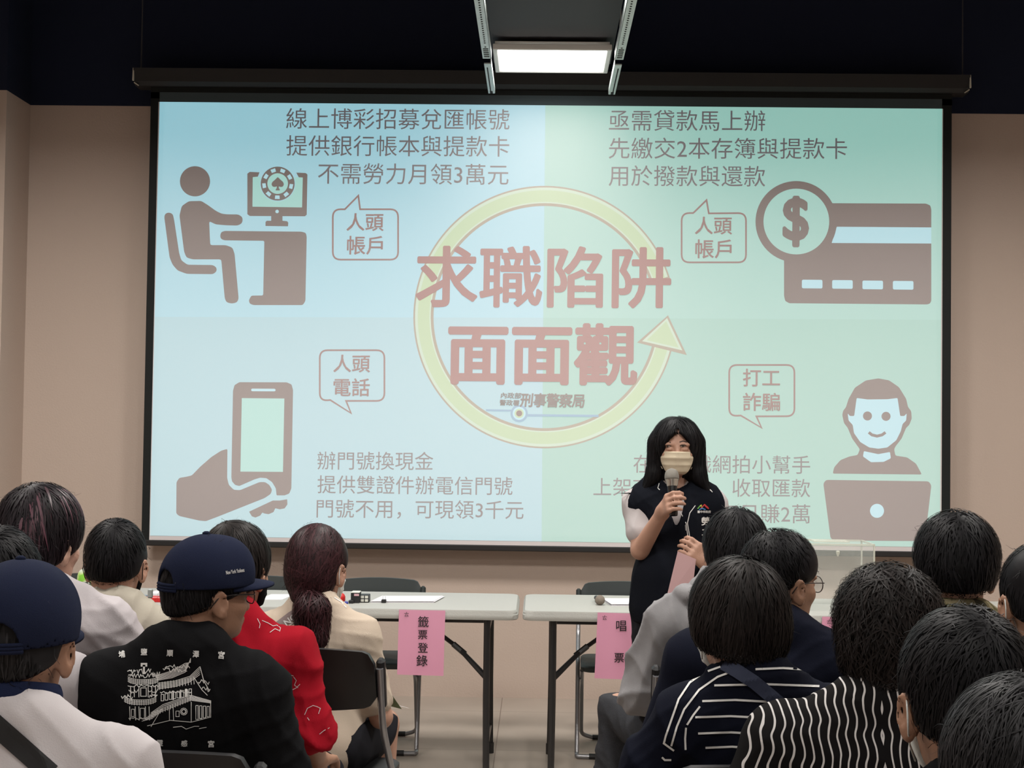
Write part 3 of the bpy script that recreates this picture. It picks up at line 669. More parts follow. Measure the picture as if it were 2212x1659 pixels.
# ------------------------------------------------------------------ people: smooth-blended volumes turned into one skin
def axis(lo, hi, fine, hf, hc):
    "coordinates with fine steps between fine[0]..fine[1]"
    out = [lo]; x = lo
    while x < hi:
        x += hf if fine[0]-hf <= x < fine[1] else hc; out.append(x)
    return np.array(out)
class Vol:
    def __init__(s, xs, ys, zs):
        s.ax = (np.asarray(xs), np.asarray(ys), np.asarray(zs)); s.F = np.full((len(xs), len(ys), len(zs)), .2, np.float32)
    def box_(s, lo, hi):
        sl = tuple(slice(max(0, np.searchsorted(a, l)-1), min(len(a), np.searchsorted(a, h)+1)) for a, l, h in zip(s.ax, lo, hi))
        X, Y, Z = np.meshgrid(*[a[q].astype(np.float32) for a, q in zip(s.ax, sl)], indexing='ij'); return sl, X, Y, Z
    def mix(s, sl, d, k, op):
        A = s.F[sl]
        if op == 'u':
            if k > 0: h = np.clip(.5+.5*(A-d)/k, 0, 1); s.F[sl] = A*(1-h)+d*h-k*h*(1-h)
            else: s.F[sl] = np.minimum(A, d)
        else:
            d = -d
            if k > 0: h = np.clip(.5-.5*(A-d)/k, 0, 1); s.F[sl] = A*(1-h)+d*h+k*h*(1-h)
            else: s.F[sl] = np.maximum(A, d)
    def cap(s, a, b, ra, rb=None, k=.02, op='u', flat=None):
        a = np.asarray(a, float); b = np.asarray(b, float); rb = ra if rb is None else rb; m = max(ra, rb)+.05+k
        sl, X, Y, Z = s.box_(np.minimum(a, b)-m, np.maximum(a, b)+m)
        if 0 in X.shape: return s
        ba = b-a; L2 = float(ba@ba)+1e-9
        h = np.clip(((X-a[0])*ba[0]+(Y-a[1])*ba[1]+(Z-a[2])*ba[2])/L2, 0, 1)
        d = np.sqrt((X-a[0]-h*ba[0])**2+(Y-a[1]-h*ba[1])**2+(Z-a[2]-h*ba[2])**2)-(ra+(rb-ra)*h)
        s.mix(sl, d, k, op); return s
    def ell(s, c, r, k=.02, op='u', R=None):
        c = np.asarray(c, float); r = np.asarray(r, float); m = (max(r) if R is not None else r)+.05+k
        sl, X, Y, Z = s.box_(c-m, c+m)
        if 0 in X.shape: return s
        X, Y, Z = X-c[0], Y-c[1], Z-c[2]
        if R is not None: X, Y, Z = R[0, 0]*X+R[1, 0]*Y+R[2, 0]*Z, R[0, 1]*X+R[1, 1]*Y+R[2, 1]*Z, R[0, 2]*X+R[1, 2]*Y+R[2, 2]*Z
        q = np.sqrt((X/r[0])**2+(Y/r[1])**2+(Z/r[2])**2); g = np.sqrt((X/r[0]**2)**2+(Y/r[1]**2)**2+(Z/r[2]**2)**2)
        d = q*(q-1)/(g+1e-6); s.mix(sl, np.where(q < .05, -min(r), d).astype(np.float32), k, op); return s
    def half(s, n, p, k=.005):
        "keep the side of the plane the normal n points away from"
        n = np.asarray(n, float); n = n/np.linalg.norm(n); X, Y, Z = np.meshgrid(*[a.astype(np.float32) for a in s.ax], indexing='ij')
        d = (X-p[0])*n[0]+(Y-p[1])*n[1]+(Z-p[2])*n[2]; s.mix(tuple(slice(None) for _ in range(3)), -d, k, 's'); return s
    def mesh(s):
        F = s.F; S = F < 0; nx, ny, nz = F.shape
        c = np.zeros((nx-1, ny-1, nz-1), np.int8)
        for i in (0, 1):
            for j in (0, 1):
                for k in (0, 1): c += S[i:nx-1+i, j:ny-1+j, k:nz-1+k]
        I, J, K = np.nonzero((c > 0) & (c < 8)); n = len(I); idx = np.full(c.shape, -1, np.int32); idx[I, J, K] = np.arange(n)
        acc = np.zeros((n, 3)); cnt = np.zeros(n); xs, ys, zs = s.ax
        for a in range(3):
            for u in (0, 1):
                for v in (0, 1):
                    o0 = [0, 0, 0]; o0[(a+1) % 3] = u; o0[(a+2) % 3] = v; o1 = list(o0); o1[a] = 1
                    A = F[I+o0[0], J+o0[1], K+o0[2]]; B = F[I+o1[0], J+o1[1], K+o1[2]]; m = (A < 0) != (B < 0)
                    t = np.where(m, A/(A-B+1e-12), 0)
                    P0 = np.stack([xs[I+o0[0]], ys[J+o0[1]], zs[K+o0[2]]], 1); P1 = np.stack([xs[I+o1[0]], ys[J+o1[1]], zs[K+o1[2]]], 1)
                    acc += np.where(m[:, None], P0+(P1-P0)*t[:, None], 0); cnt += m
        V = acc/np.maximum(cnt, 1)[:, None]; Q = []
        for a in range(3):
            b, d = (a+1) % 3, (a+2) % 3
            lo = [0, 0, 0]; hi = [nx, ny, nz]; lo[b] = lo[d] = 1; hi[a] -= 1; hi[b] -= 1; hi[d] -= 1
            r0 = tuple(slice(lo[i], hi[i]) for i in range(3)); h2 = [slice(lo[i], hi[i]) for i in range(3)]; h2[a] = slice(lo[a]+1, hi[a]+1)
            s0, s1 = S[r0], S[tuple(h2)]; E = np.nonzero(s0 != s1)
            p = [E[i]+lo[i] for i in range(3)]; fl = s0[E]
            def cell(db, dd):
                q = list(p); q[b] = q[b]-db; q[d] = q[d]-dd; return idx[q[0], q[1], q[2]]
            q = np.stack([cell(1, 1), cell(0, 1), cell(0, 0), cell(1, 0)], 1); q[~fl] = q[~fl][:, ::-1]; Q.append(q)
        Q = np.concatenate(Q); return V, Q[(Q >= 0).all(1)]
    def samp(s, P):
        "value and gradient by trilinear lookup (even grids)"
        out = []
        xs = s.ax; h = [a[1]-a[0] for a in xs]; o = [a[0] for a in xs]; F = s.F
        def val(Q):
            g = [(Q[:, i]-o[i])/h[i] for i in range(3)]; b = [np.clip(np.floor(g_).astype(int), 0, F.shape[i]-2) for i, g_ in enumerate(g)]; f = [np.clip(g[i]-b[i], 0, 1) for i in range(3)]; r = 0
            for i in (0, 1):
                for j in (0, 1):
                    for k in (0, 1): r = r+F[b[0]+i, b[1]+j, b[2]+k]*(f[0] if i else 1-f[0])*(f[1] if j else 1-f[1])*(f[2] if k else 1-f[2])
            return r
        v = val(P); e = .004; G = np.stack([val(P+np.eye(3)[i]*e)-val(P-np.eye(3)[i]*e) for i in range(3)], 1); G /= np.linalg.norm(G, axis=1)[:, None]+1e-9
        return v, G
def vnormals(V, Q):
    n = np.cross(V[Q[:, 2]]-V[Q[:, 0]], V[Q[:, 3]]-V[Q[:, 1]]); N = np.zeros_like(V)
    for i in range(4): np.add.at(N, Q[:, i], n)
    return N/(np.linalg.norm(N, axis=1)[:, None]+1e-12)
def waves(V, seed, f, amp, warp=.5):
    "soft irregular ripples"
    rg = np.random.RandomState(seed); o = 0; W = V+warp*.03*np.sin(V[:, [1, 2, 0]]*f*.7+rg.rand(3)*6)
    for i in range(7):
        d = rg.randn(3); d /= np.linalg.norm(d); o = o+np.sin(W@d*f*(.6+.9*rg.rand())+rg.rand()*6.28)
    return amp*o/2.6
def folds(V, N, seed, amp=.006, f=28, ctrs=None):
    "cloth creases: ridged ripples, longer along one way"
    rg = np.random.RandomState(seed); d = 0
    for i in range(4):
        a = rg.uniform(-.9, .9); u = np.array([math.cos(a), .4*rg.randn(), math.sin(a)]); u /= np.linalg.norm(u)
        ph = V@u*f*(.7+.6*rg.rand())+waves(V, seed+i, 9, 1.6)
        m = np.clip(waves(V, seed+20+i, 6, 1.), 0, 1)
        d = d+(1-np.abs(np.sin(ph)))**2*m
    for i in range(3):
        u = rg.randn(3); u[1] *= .3; u /= np.linalg.norm(u); d = d+.35*(1-np.abs(np.sin(V@u*f*2.1+waves(V, seed+40+i, 14, 2.2))))**2*np.clip(waves(V, seed+60+i, 9, 1.2), 0, 1)
    return V+N*(1.9*amp*(d-.4))[:, None]
def Rz(a): return np.array(Matrix.Rotation(a, 3, 'Z'))
def Rx(a): return np.array(Matrix.Rotation(a, 3, 'X'))
def Ry(a): return np.array(Matrix.Rotation(a, 3, 'Y'))
m_hair = {}
def hairmat(name, col, isl=.45):
    if name not in m_hair: m_hair[name] = mat(name, col, .42, spec=.35, island=isl)
    return m_hair[name]
def skinmat(name, col):
    m = mat(name, col, .5, spec=.3, mottle=.07, mscale=14, bump=.08, bscale=220)
    m.node_tree.nodes['Principled BSDF'].inputs['Subsurface Weight'].default_value = .0
    return m
SKIN = skinmat('skin_light', (.36, .205, .145)); SKIN2 = skinmat('skin_tan', (.30, .165, .108)); SKIN3 = skinmat('skin_fair', (.42, .255, .19))
# ---- head shape, in the frame of the head (x right, y ahead, z up; origin the middle of the skull)
def head_prims(v, T, R, s=1., face=True, ears=True):
    "T: head frame -> grid"
    P = lambda x, y, z: T(np.array([x, y, z])*s)
    E = lambda c, r, k=.02, op='u', Rr=None: v.ell(P(*c), np.array(r)*s, k, op, R if Rr is None else R@Rr)
    E((0, -.012, .022), (.0755, .093, .092), .0)
    E((0, -.035, -.012), (.066, .066, .075), .03)
    E((0, .030, -.035), (.060, .060, .080), .03)
    E((0, .040, -.085), (.040, .040, .030), .03)
    if face:
        E((0, .068, -.100), (.018, .018, .014), .02)
        for sx in (-1, 1):
            E((sx*.036, .062, -.038), (.022, .020, .020), .02); E((sx*.030, .078, .006), (.024, .014, .009), .012)
            E((sx*.031, .092, -.014), (.015, .014, .011), .010, 's'); E((sx*.030, .079, -.0135), (.014, .012, .0095), .004)
            E((sx*.010, .098, -.048), (.008, .009, .007), .006)
        v.cap(P(0, .088, -.008), P(0, .107, -.044), .007*s, .010*s, .010)
        E((0, .088, -.071), (.022, .010, .006), .008); E((0, .087, -.081), (.018, .010, .006), .006)
    if ears:
        for sx in (-1, 1):
            Re = Rz(-sx*.60)@Ry(sx*.14)
            E((sx*.083, -.014, -.022), (.0070, .021, .034), .006, 'u', Re)
            E((sx*.0925, -.010, -.018), (.0065, .011, .020), .004, 's', Re)
            E((sx*.079, -.004, -.050), (.008, .010, .011), .008)
def hand_prims(v, wr, fw, up, s=1., curl=.5, side=1, grip=None, k=.006):
    "palm from the wrist along fw; up = back of the hand; side = +1 right hand"
    fw = fw/np.linalg.norm(fw); up = up-fw*(up@fw); up /= np.linalg.norm(up); rt = np.cross(fw, up)*side   # towards the little finger
    O = lambda a, b, c: wr+(fw*a+rt*b+up*c)*s
    v.cap(O(0, 0, 0), O(.03, 0, 0), .026*s, .026*s, .02)
    for b in (-.026, -.009, .009, .026): v.cap(O(.02, b*.7, 0), O(.082, b, 0), .0135*s, .0125*s, .012)
    for b, L, r in ((-.030, .072, .0088), (-.010, .080, .009), (.011, .074, .0086), (.031, .058, .0078)):
        a0 = curl*.7; a = O(.084, b, .002); d = fw*math.cos(a0)-up*math.sin(a0); p1 = a+d*L*.45*s
        a1 = curl*1.9; d = fw*math.cos(a1)-up*math.sin(a1); p2 = p1+d*L*.32*s; a2 = curl*2.7; d = fw*math.cos(a2)-up*math.sin(a2); p3 = p2+d*L*.26*s
        v.cap(a, p1, r*s, r*s*.97, .006); v.cap(p1, p2, r*s*.97, r*s*.92, .003); v.cap(p2, p3, r*s*.92, r*s*.8, .003)
    t0 = O(.022, -.022, -.008); t1 = O(.052, -.047, -.020-.01*curl); t2 = O(.080, -.048+.012*curl, -.030-.012*curl); t3 = O(.098, -.040+.02*curl, -.036-.012*curl)
    v.cap(t0, t1, .014*s, .0115*s, .012); v.cap(t1, t2, .0112*s, .0098*s, .003); v.cap(t2, t3, .0098*s, .0082*s, .003)
# ---- hair
def hair_vol(prims, cuts, h=.0045, lo=(-.15, -.18, -.34), hi=(.15, .15, .17)):
    v = Vol(*[np.arange(lo[i], hi[i], h) for i in range(3)])
    for p in prims: getattr(v, p[0])(*p[1:])
    for c in cuts: getattr(v, c[0])(*c[1:])
    return v
def strands(v, V, N, n, steps, step, seed, crown, flow, width=.0016, lift=.004, wild=.15, keep=None, tip=0., zlim=-9.):
    rg = np.random.RandomState(seed); i = rg.randint(0, len(V), n*3)
    if keep is not None: i = i[keep(V[i])]
    i = i[:n]; P = V[i].copy(); off = rg.rand(len(i))*lift; L = []; dn = rg.randn(len(i), 3)*wild
    for k in range(steps+1):
        val, G = v.samp(P); P = P+G*(off-val+tip*(k/steps)**2*rg.rand(len(i)))[:, None] if k else P+G*off[:, None]
        L.append((P.copy(), G.copy())); D = flow(P, crown)+dn+rg.randn(len(i), 3)*wild*.25; D -= G*(D*G).sum(1)[:, None]*(1 if not tip else .8); D /= np.linalg.norm(D, axis=1)[:, None]+1e-9
        Pn = P+D*step; P = np.where((Pn[:, 2] < zlim+.012*rg.rand(len(P)))[:, None], P+D*step*.12, Pn)
    VV = []; n = len(i); w = width*(.6+.8*rg.rand(n))
    for k, (P, G) in enumerate(L):
        T = (L[min(k+1, steps)][0]-L[max(k-1, 0)][0]); S = np.cross(G, T); S /= np.linalg.norm(S, axis=1)[:, None]+1e-9
        t = (1-.85*(k/steps)**2)*(.5 if k == 0 else 1); VV += [P+S*(w*t)[:, None], P-S*(w*t)[:, None]]
    VV = np.stack(VV, 1).reshape(-1, 3); m = 2*(steps+1); base = (np.arange(n)*m)[:, None, None]
    q = np.array([[2*k, 2*k+1, 2*k+3, 2*k+2] for k in range(steps)])[None]; return VV, (base+q).reshape(-1, 4)
def flow_crown(P, c):
    d = P-np.array(c); d = d/(np.linalg.norm(d, axis=1)[:, None]+.02); d[:, 2] -= .55; return d
def flow_down(P, c):
    d = P-np.array(c); d = d/(np.linalg.norm(d, axis=1)[:, None]+.02)*.6; d[:, 2] -= 1.1; return d
SHORT_CUT = [('ell', (0, .125, -.045), (.085, .085, .088), .012, 's'), ('ell', (.098, -.008, -.030), (.026, .036, .046), .010, 's'), ('ell', (-.098, -.008, -.030), (.026, .036, .046), .010, 's'),
             ('ell', (.075, .035, -.07), (.040, .055, .055), .012, 's'), ('ell', (-.075, .035, -.07), (.040, .055, .055), .012, 's')]
def hair_style(kind):
    A = ('ell', (0, -.010, .026), (.0865, .104, .102), .0)
    if kind == 'short':
        return dict(p=[A, ('ell', (0, -.045, -.015), (.071, .070, .075), .02)], c=SHORT_CUT+[('half', (0, .35, -1), (0, -.06, -.042), .012)], crown=(.01, -.075, .10), flow=flow_crown, steps=6, step=.006, lift=.003, wild=.18)
    if kind == 'fade':
        return dict(p=[('ell', (0, -.006, .040), (.088, .103, .092), .0), ('ell', (0, -.045, -.005), (.0765, .070, .075), .02)], c=SHORT_CUT+[('half', (0, .2, -1), (0, -.06, -.020), .02)], crown=(-.01, -.05, .12), flow=flow_crown, steps=6, step=.0065, lift=.006, wild=.35)
    if kind == 'mop':
        return dict(p=[('ell', (0, -.006, .030), (.094, .108, .106), .0), ('ell', (0, -.045, -.02), (.086, .078, .085), .03)], c=[('ell', (0, .135, -.060), (.080, .085, .080), .012, 's'), ('ell', (.100, .010, -.055), (.028, .032, .040), .010, 's'), ('ell', (-.100, .010, -.055), (.028, .032, .040), .010, 's'), ('half', (0, .3, -1), (0, -.06, -.060), .012)], crown=(.0, -.055, .12), flow=flow_down, steps=9, step=.0075, lift=.006, wild=.25)
    if kind == 'thick':
        return dict(p=[('ell', (0, -.008, .030), (.098, .110, .108), .0), ('ell', (0, -.045, -.015), (.074, .075, .075), .03)], c=[('ell', (0, .135, -.060), (.085, .085, .080), .012, 's'), ('ell', (.112, .0, -.045), (.036, .050, .048), .012, 's'), ('ell', (-.112, .0, -.045), (.036, .050, .048), .012, 's'), ('half', (0, .25, -1), (0, -.06, -.046), .012)], crown=(.01, -.06, .12), flow=flow_down, steps=9, step=.0075, lift=.008, wild=.35)
    if kind == 'bob':
        return dict(p=[('ell', (0, -.010, .022), (.099, .112, .109), .0), ('ell', (0, -.035, -.030), (.097, .084, .080), .03), ('ell', (0, -.055, -.085), (.060, .048, .050), .025)], c=[('ell', (0, .135, -.065), (.066, .085, .090), .012, 's'), ('half', (0, .3, -1), (0, -.05, -.062), .012)], crown=(.0, -.05, .12), flow=flow_down, steps=13, step=.009, lift=.009, wild=.22, tip=.006)
    if kind == 'curly':
        return dict(p=[('ell', (0, -.008, .026), (.101, .112, .106), .0), ('ell', (0, -.04, -.04), (.100, .086, .090), .03), ('ell', (0, -.06, -.10), (.062, .050, .060), .03)], c=[('ell', (0, .14, -.060), (.075, .085, .085), .012, 's'), ('half', (0, .25, -1), (0, -.05, -.086), .015)], crown=(.02, -.04, .12), flow=flow_down, steps=10, step=.007, lift=.012, wild=.7, tip=.01)
    if kind == 'pony':
        return dict(p=[('ell', (0, -.010, .026), (.0875, .104, .102), .0), ('ell', (0, -.050, -.03), (.074, .070, .078), .03), ('ell', (0, -.085, -.085), (.036, .036, .030), .02)], c=SHORT_CUT, crown=(0, .10, .10), flow=lambda P, c: np.array([0, -.10, -.10])-P+np.array([0, 0, .0]), steps=10, step=.009, lift=.003, wild=.06)
def finish(V, Q, name, m, parent, T=None, smooth=True):
    if T is not None: V = T(V)
    return link_mesh(name, V, Q, m, parent, smooth, local=True)
class Person:
    """a seated (or standing) person seen at px,py (top of the hair, middle) and depth d; everything local to the root frame"""
    def __init__(s, px, py, d, label, yaw=0., byaw=0., tilt=0., nod=0., skin=None, bx=None, by=0., hs=1., htop=.128, group=None, drop=.0, lean=.05, sway=0.):
        top = at(px, py, d); s.hs = hs
        hw = top-np.array([0, 0, htop*hs]); s.hw = hw
        bxw = hw[0] if bx is None else at(bx, py, d)[0]
        s.root = empty('person', (bxw, hw[1]-lean*math.cos(byaw), 0), byaw, label, 'person', group)
        s.org = np.array([bxw, hw[1]-lean*math.cos(byaw), 0]); s.byaw = byaw
        h = s.w2l(hw); s.h = h; s.R = Rz(yaw-byaw)@Rx(nod)@Ry(tilt); s.skin = skin or SKIN; s.zs = h[2]-.143-drop; s.seed = int(px*7+py) % 9973
    def w2l(s, p):
        q = np.asarray(p)-s.org; return Rz(-s.byaw)@q
    def l2w(s, p): return Rz(s.byaw)@np.asarray(p)+s.org
    def T(s, p):
        p = np.asarray(p)
        return p@s.R.T+s.h
    def px(s, px, py, y=None, d=None):
        "point of the person's frame seen at a pixel"
        return s.w2l(at(px, py, d) if d is not None else aty(px, py, y))
    hipz = .53
    def pose(s, sw=.185, arms=None, knees=None, w=1., belly=0., handz=.60):
        s.sw = sw; zs = s.zs; s.w = w; s.belly = belly
        s.sh = [np.array([sx*(sw-.025), .0, zs-.072]) for sx in (-1, 1)]
        s.el = [np.array([sx*(sw+.045), .03, zs-.33]) for sx in (-1, 1)]; s.wr = [np.array([sx*.13, .25, handz]) for sx in (-1, 1)]
        s.kn = [np.array([sx*.13, .46, .50]) for sx in (-1, 1)]; s.an = [np.array([sx*.13, .44, .09]) for sx in (-1, 1)]; s.hip = [np.array([sx*.09, .02, .52]) for sx in (-1, 1)]
        nk = s.T(np.array([0, -.030, -.075])*s.hs); s.nb = np.array([s.h[0]*.55, min(s.h[1]-.045, .03), zs+.004]); s.nax = (nk-s.nb)/np.linalg.norm(nk-s.nb)
        for a in (arms or {}): s.el[a], s.wr[a] = [np.array(q, float) if q is not None else o for q, o in zip(arms[a], (s.el[a], s.wr[a]))]
        for a in (knees or {}): s.kn[a], s.an[a] = np.array(knees[a][0], float), np.array(knees[a][1], float)
        return s
    def torso(s, v, g=0., k=.04, top=True):
        zs, h, sw, w = s.zs, s.h, s.sw, s.w; bl = s.belly
        v.ell((0, .015, zs-.17), (.150*w+g, .100+g+bl*.3, .17), k); v.ell((0, -.012, zs-.10), ((sw-.02)+g, .082+g, .10), k)
        v.ell((0, .02+bl*.3, zs-.37), (.150*w+g+bl, .110+g+bl, .17), k+.02); v.ell((0, -.005, s.hipz), (.178*w+g+bl*.5, .125+g, .12), k+.02)
        nb = np.array([h[0]*.5, min(h[1]-.06, .05)-.0, h[2]-.105])
        for sx in (-1, 1): v.cap(nb+np.array([sx*.032, -.008, -.018]), np.array([sx*(sw-.055), -.005, zs-.066]), .046+g, .048+g, k)
        for i in (0, 1): v.cap(s.sh[i], s.sh[i]*.999, .055+g, None, k)
    def body(s, name='body', hands=True, curl=.35, face=True, hf=.0045, hc=.009):
        h = s.h; P = np.array([*s.sh, *s.el, *s.wr, *s.kn, *s.an, h, [0, 0, .4]])
        lo = P.min(0)-np.array([.13, .16, .10]); hi = P.max(0)+np.array([.13, .30, .17]); lo[2] = max(lo[2], -.0); hi[2] = h[2]+.15
        v = Vol(axis(lo[0], hi[0], (h[0]-.115, h[0]+.115), hf, hc), axis(lo[1], hi[1], (h[1]-.14, h[1]+.14), hf, hc), axis(lo[2], hi[2], (h[2]-.17, hi[2]), hf, hc))
        s.torso(v, -.012)
        for i in (0, 1):
            v.cap(s.sh[i], s.el[i], .044, .036, .02); v.cap(s.el[i], s.wr[i], .037, .024, .01)
            v.cap(s.hip[i], s.kn[i], .075, .052, .03); v.cap(s.kn[i], s.an[i], .050, .034, .015)
            if s.an[i][2] > .06: v.cap(s.an[i]+np.array([0, -.02, -.045]), s.an[i]+np.array([0, .14, -.062]), .034, .026, .02)
            if hands:
                sx = (-1, 1)[i]; f = s.wr[i]-s.el[i]; hd = getattr(s, 'hand', {}).get(i)
                if hd: hand_prims(v, s.wr[i], np.array(hd[0], float), np.array(hd[1], float), 1., hd[2], sx)
                else: hand_prims(v, s.wr[i], f*np.array([.3, 1, .3]), np.array([0, 0, 1.]), 1., curl, sx)
        nk = s.T(np.array([0, -.030, -.075])*s.hs); nb = np.array([h[0]*.55, min(h[1]-.07, .03), s.zs-.02])
        v.cap(nk, nb, .053*s.hs, .060, .03)
        head_prims(v, s.T, s.R, s.hs, face)
        V, Q = v.mesh(); s.bodyV = V; s.bodyQ = Q
        o = finish(V, Q, name, s.skin, s.root); s.body_o = o; return o
    def hair(s, kind, col='hair_black', n=2600, seed=None, scale=1., shape=None, strands_=True, width=.0016, **kw):
        st = hair_style(kind) if isinstance(kind, str) else kind; st = dict(st, **kw)
        v = hair_vol(st['p'], st['c']); V, Q = v.mesh(); N = vnormals(V, Q); V2 = V+N*(waves(V, s.seed, 60, .0014)+waves(V, s.seed+1, 20, .0035))[:, None]
        sv, sq = strands(v, V, N, n, st['steps'], st['step'], s.seed, st['crown'], st['flow'], width, st['lift'], st['wild'], tip=st.get('tip', 0.), zlim=st.get('zlim', dict(short=-.048, fade=-.03, mop=-.066, thick=-.050, bob=-.072, curly=-.10).get(kind if isinstance(kind, str) else '', -9.)))
        fv_, fq = strands(v, V, N, 90, st['steps'], st['step'], s.seed+9, st['crown'], st['flow'], .0007, .008, .55, tip=.020)
        VV = np.concatenate([V2, sv, fv_])*s.hs*scale; QQ = np.concatenate([Q, sq+len(V2), fq+len(V2)+len(sv)])
        o = link_mesh('hair', s.T(VV), QQ, MATS[col], s.root, True, local=True); s.hv = v; return o
    def shirt(s, m, name='shirt', sleeve=.62, g=.012, amp=.005, neck=.062, hem=.44, collar='crew', long=False, cm=None, f=26, extra=None, h=.0075, sg=.0):
        zs = s.zs; P = np.array([*s.sh, *s.el, *(s.wr if long else s.el), [0, 0, hem], [0, .12, s.h[2]-.08]])
        lo = P.min(0)-.12; hi = P.max(0)+.12; lo[1] = min(lo[1], -.2); hi[1] = max(hi[1], .24); lo[2] = hem-.03; lo[0] = min(lo[0], -.26); hi[0] = max(hi[0], .26)
        v = Vol(*[np.arange(lo[i], hi[i], h) for i in range(3)])
        s.torso(v, g, .045)
        for i in (0, 1):
            e = s.sh[i]+(s.el[i]-s.sh[i])*(1 if long else min(1, sleeve)); v.cap(s.sh[i], e, .054+g*.6+sg, .047+g*.8+sg, .035)
            if long: v.cap(s.el[i], s.wr[i]-(s.wr[i]-s.el[i])*.04, .046+g*.8+sg, .034+g*.5+sg*.6, .015)
            elif sleeve > 1: v.cap(s.el[i], s.el[i]+(s.wr[i]-s.el[i])*(sleeve-1), .046+g*.8+sg, .042+g+sg, .015)
        if extra: extra(v, s)
        nb, ax = s.nb, s.nax
        v.cap(nb+ax*.060, nb+ax*.16, neck-.004, neck+.010, .008, 's')
        v.half((0, 0, -1), (0, 0, hem), .01)
        V, Q = v.mesh(); N = vnormals(V, Q); V = folds(V, N, s.seed, amp, f); V = V+N*waves(V, s.seed+5, 14, amp*.7)[:, None]
        o = finish(V, Q, name, m, s.root); s.shV, s.shQ = V, Q
        s.bvh = BVHTree.FromPolygons([tuple(p) for p in V], [tuple(q) for q in Q.tolist()])
        if collar == 'crew':
            b = MB(); c = nb+ax*.042; x = np.cross(ax, [0, 1, 0]); x /= np.linalg.norm(x); y = np.cross(ax, x); ring = []
            for k in range(28):
                a = 2*math.pi*k/28; ring.append(c+(x*math.cos(a)+y*math.sin(a))*(neck+.003)+ax*(.006*(-math.cos(a*1)*0)-.012*(math.sin(a) > 2)))
            b.tube(ring, .0075, 8, closed=True); b.build('collar', cm or m, s.root, smooth=True, local=True)
        return o
    def trousers(s, m, name='trousers', g=.012, short=False, amp=.005):
        P = np.array([*s.hip, *s.kn, *s.an]); lo = P.min(0)-.13; hi = P.max(0)+.13; lo[0] = min(lo[0], -.24); hi[0] = max(hi[0], .24); lo[2] = max(.05, lo[2]); hi[2] = max(hi[2], s.hipz+.17)
        if hi[2] < .72: hi[2] = .72
        v = Vol(*[np.arange(lo[i], hi[i], .009) for i in range(3)])
        v.ell((0, -.005, s.hipz+.01), (.180*s.w+g, .128+g, .12), .03)
        for i in (0, 1):
            k = s.kn[i]
            if short: v.cap(s.hip[i], s.hip[i]+(k-s.hip[i])*.72, .082+g, .070+g, .04)
            else: v.cap(s.hip[i], k, .080+g, .058+g, .04); v.cap(k, s.an[i], .056+g, .046+g, .02)
        v.half((0, 0, 1), (0, 0, s.hipz+.11), .01); V, Q = v.mesh(); N = vnormals(V, Q); V = folds(V, N, s.seed+3, amp, 30)
        return finish(V, Q, name, m, s.root)
    def shoes(s, m):
        for i in (0, 1):
            a = s.an[i]; v = Vol(*[np.arange(l, h_, .008) for l, h_ in ((a[0]-.08, a[0]+.08), (a[1]-.13, a[1]+.25), (0.0, .14))])
            v.cap(a+np.array([0, -.03, -.045]), a+np.array([0, .15, -.055]), .046, .038, .02); v.half((0, 0, -1), (0, 0, .006), .004); V, Q = v.mesh(); finish(V, Q, 'shoe', m, s.root)
    def onto(s, pts, off=.003):
        "pixels -> points on the shirt (its own frame), laid just proud of the cloth"
        out = []; o = s.w2l(CAM); last = None
        for p in pts:
            d = Rz(-s.byaw)@ray(*p); d = d/np.linalg.norm(d); hit = s.bvh.ray_cast(Vector(o), Vector(d))
            if hit[0] is None: q = last if last is not None else None
            else: q = np.array(hit[0])-d*off
            out.append(q); last = q if q is not None else last
        f = next((q for q in out if q is not None), np.zeros(3)); return [f if q is None else q for q in out]
    def print_(s, items, m, name, off=.003, parent=None):
        "items: list of (flat pixel points, faces)"
        V = []; F = []
        for v, f in items:
            b = len(V); V += s.onto(v, off); F += [tuple(i+b for i in q) for q in f]
        return link_mesh(name, np.array(V), F, m, parent or s.root, local=True)
def pstroke(pts, w, n=None, closed=False):
    "a drawn line in pixels, cut fine enough to follow the cloth"
    pts = [np.array(p, float) for p in pts]; out = []
    if closed: pts = pts+[pts[0]]
    for a, b in zip(pts[:-1], pts[1:]):
        k = max(1, int(np.linalg.norm(b-a)/9)); out += [a+(b-a)*t/k for t in range(k)]
    out.append(pts[-1]); return ribbon2d(out, w)
def pband(pts, w, nw=7):
    "a broad band in pixels, split lengthways and across"
    P = np.array([p for a, b in zip(pts[:-1], pts[1:]) for p in [np.array(a, float)+(np.array(b, float)-np.array(a, float))*t/8 for t in range(8)]]+[np.array(pts[-1], float)])
    T = np.gradient(P, axis=0); T /= np.linalg.norm(T, axis=1)[:, None]; N = np.stack([-T[:, 1], T[:, 0]], 1); V = [tuple(P[i]+N[i]*w*(j/nw-.5)) for i in range(len(P)) for j in range(nw+1)]
    return V, [(i*(nw+1)+j, i*(nw+1)+j+1, (i+1)*(nw+1)+j+1, (i+1)*(nw+1)+j) for i in range(len(P)-1) for j in range(nw)]
def ptext(t, cx, cy, wpx, bold=0., ang=0., hs=1.):
    v, f = text2d(t, bold); c, s_ = math.cos(ang), math.sin(ang); x = (v[:, 0]-.5)*wpx; y = -v[:, 1]*wpx*hs
    return np.stack([cx+x*c-y*s_, cy+x*s_+y*c], 1), f
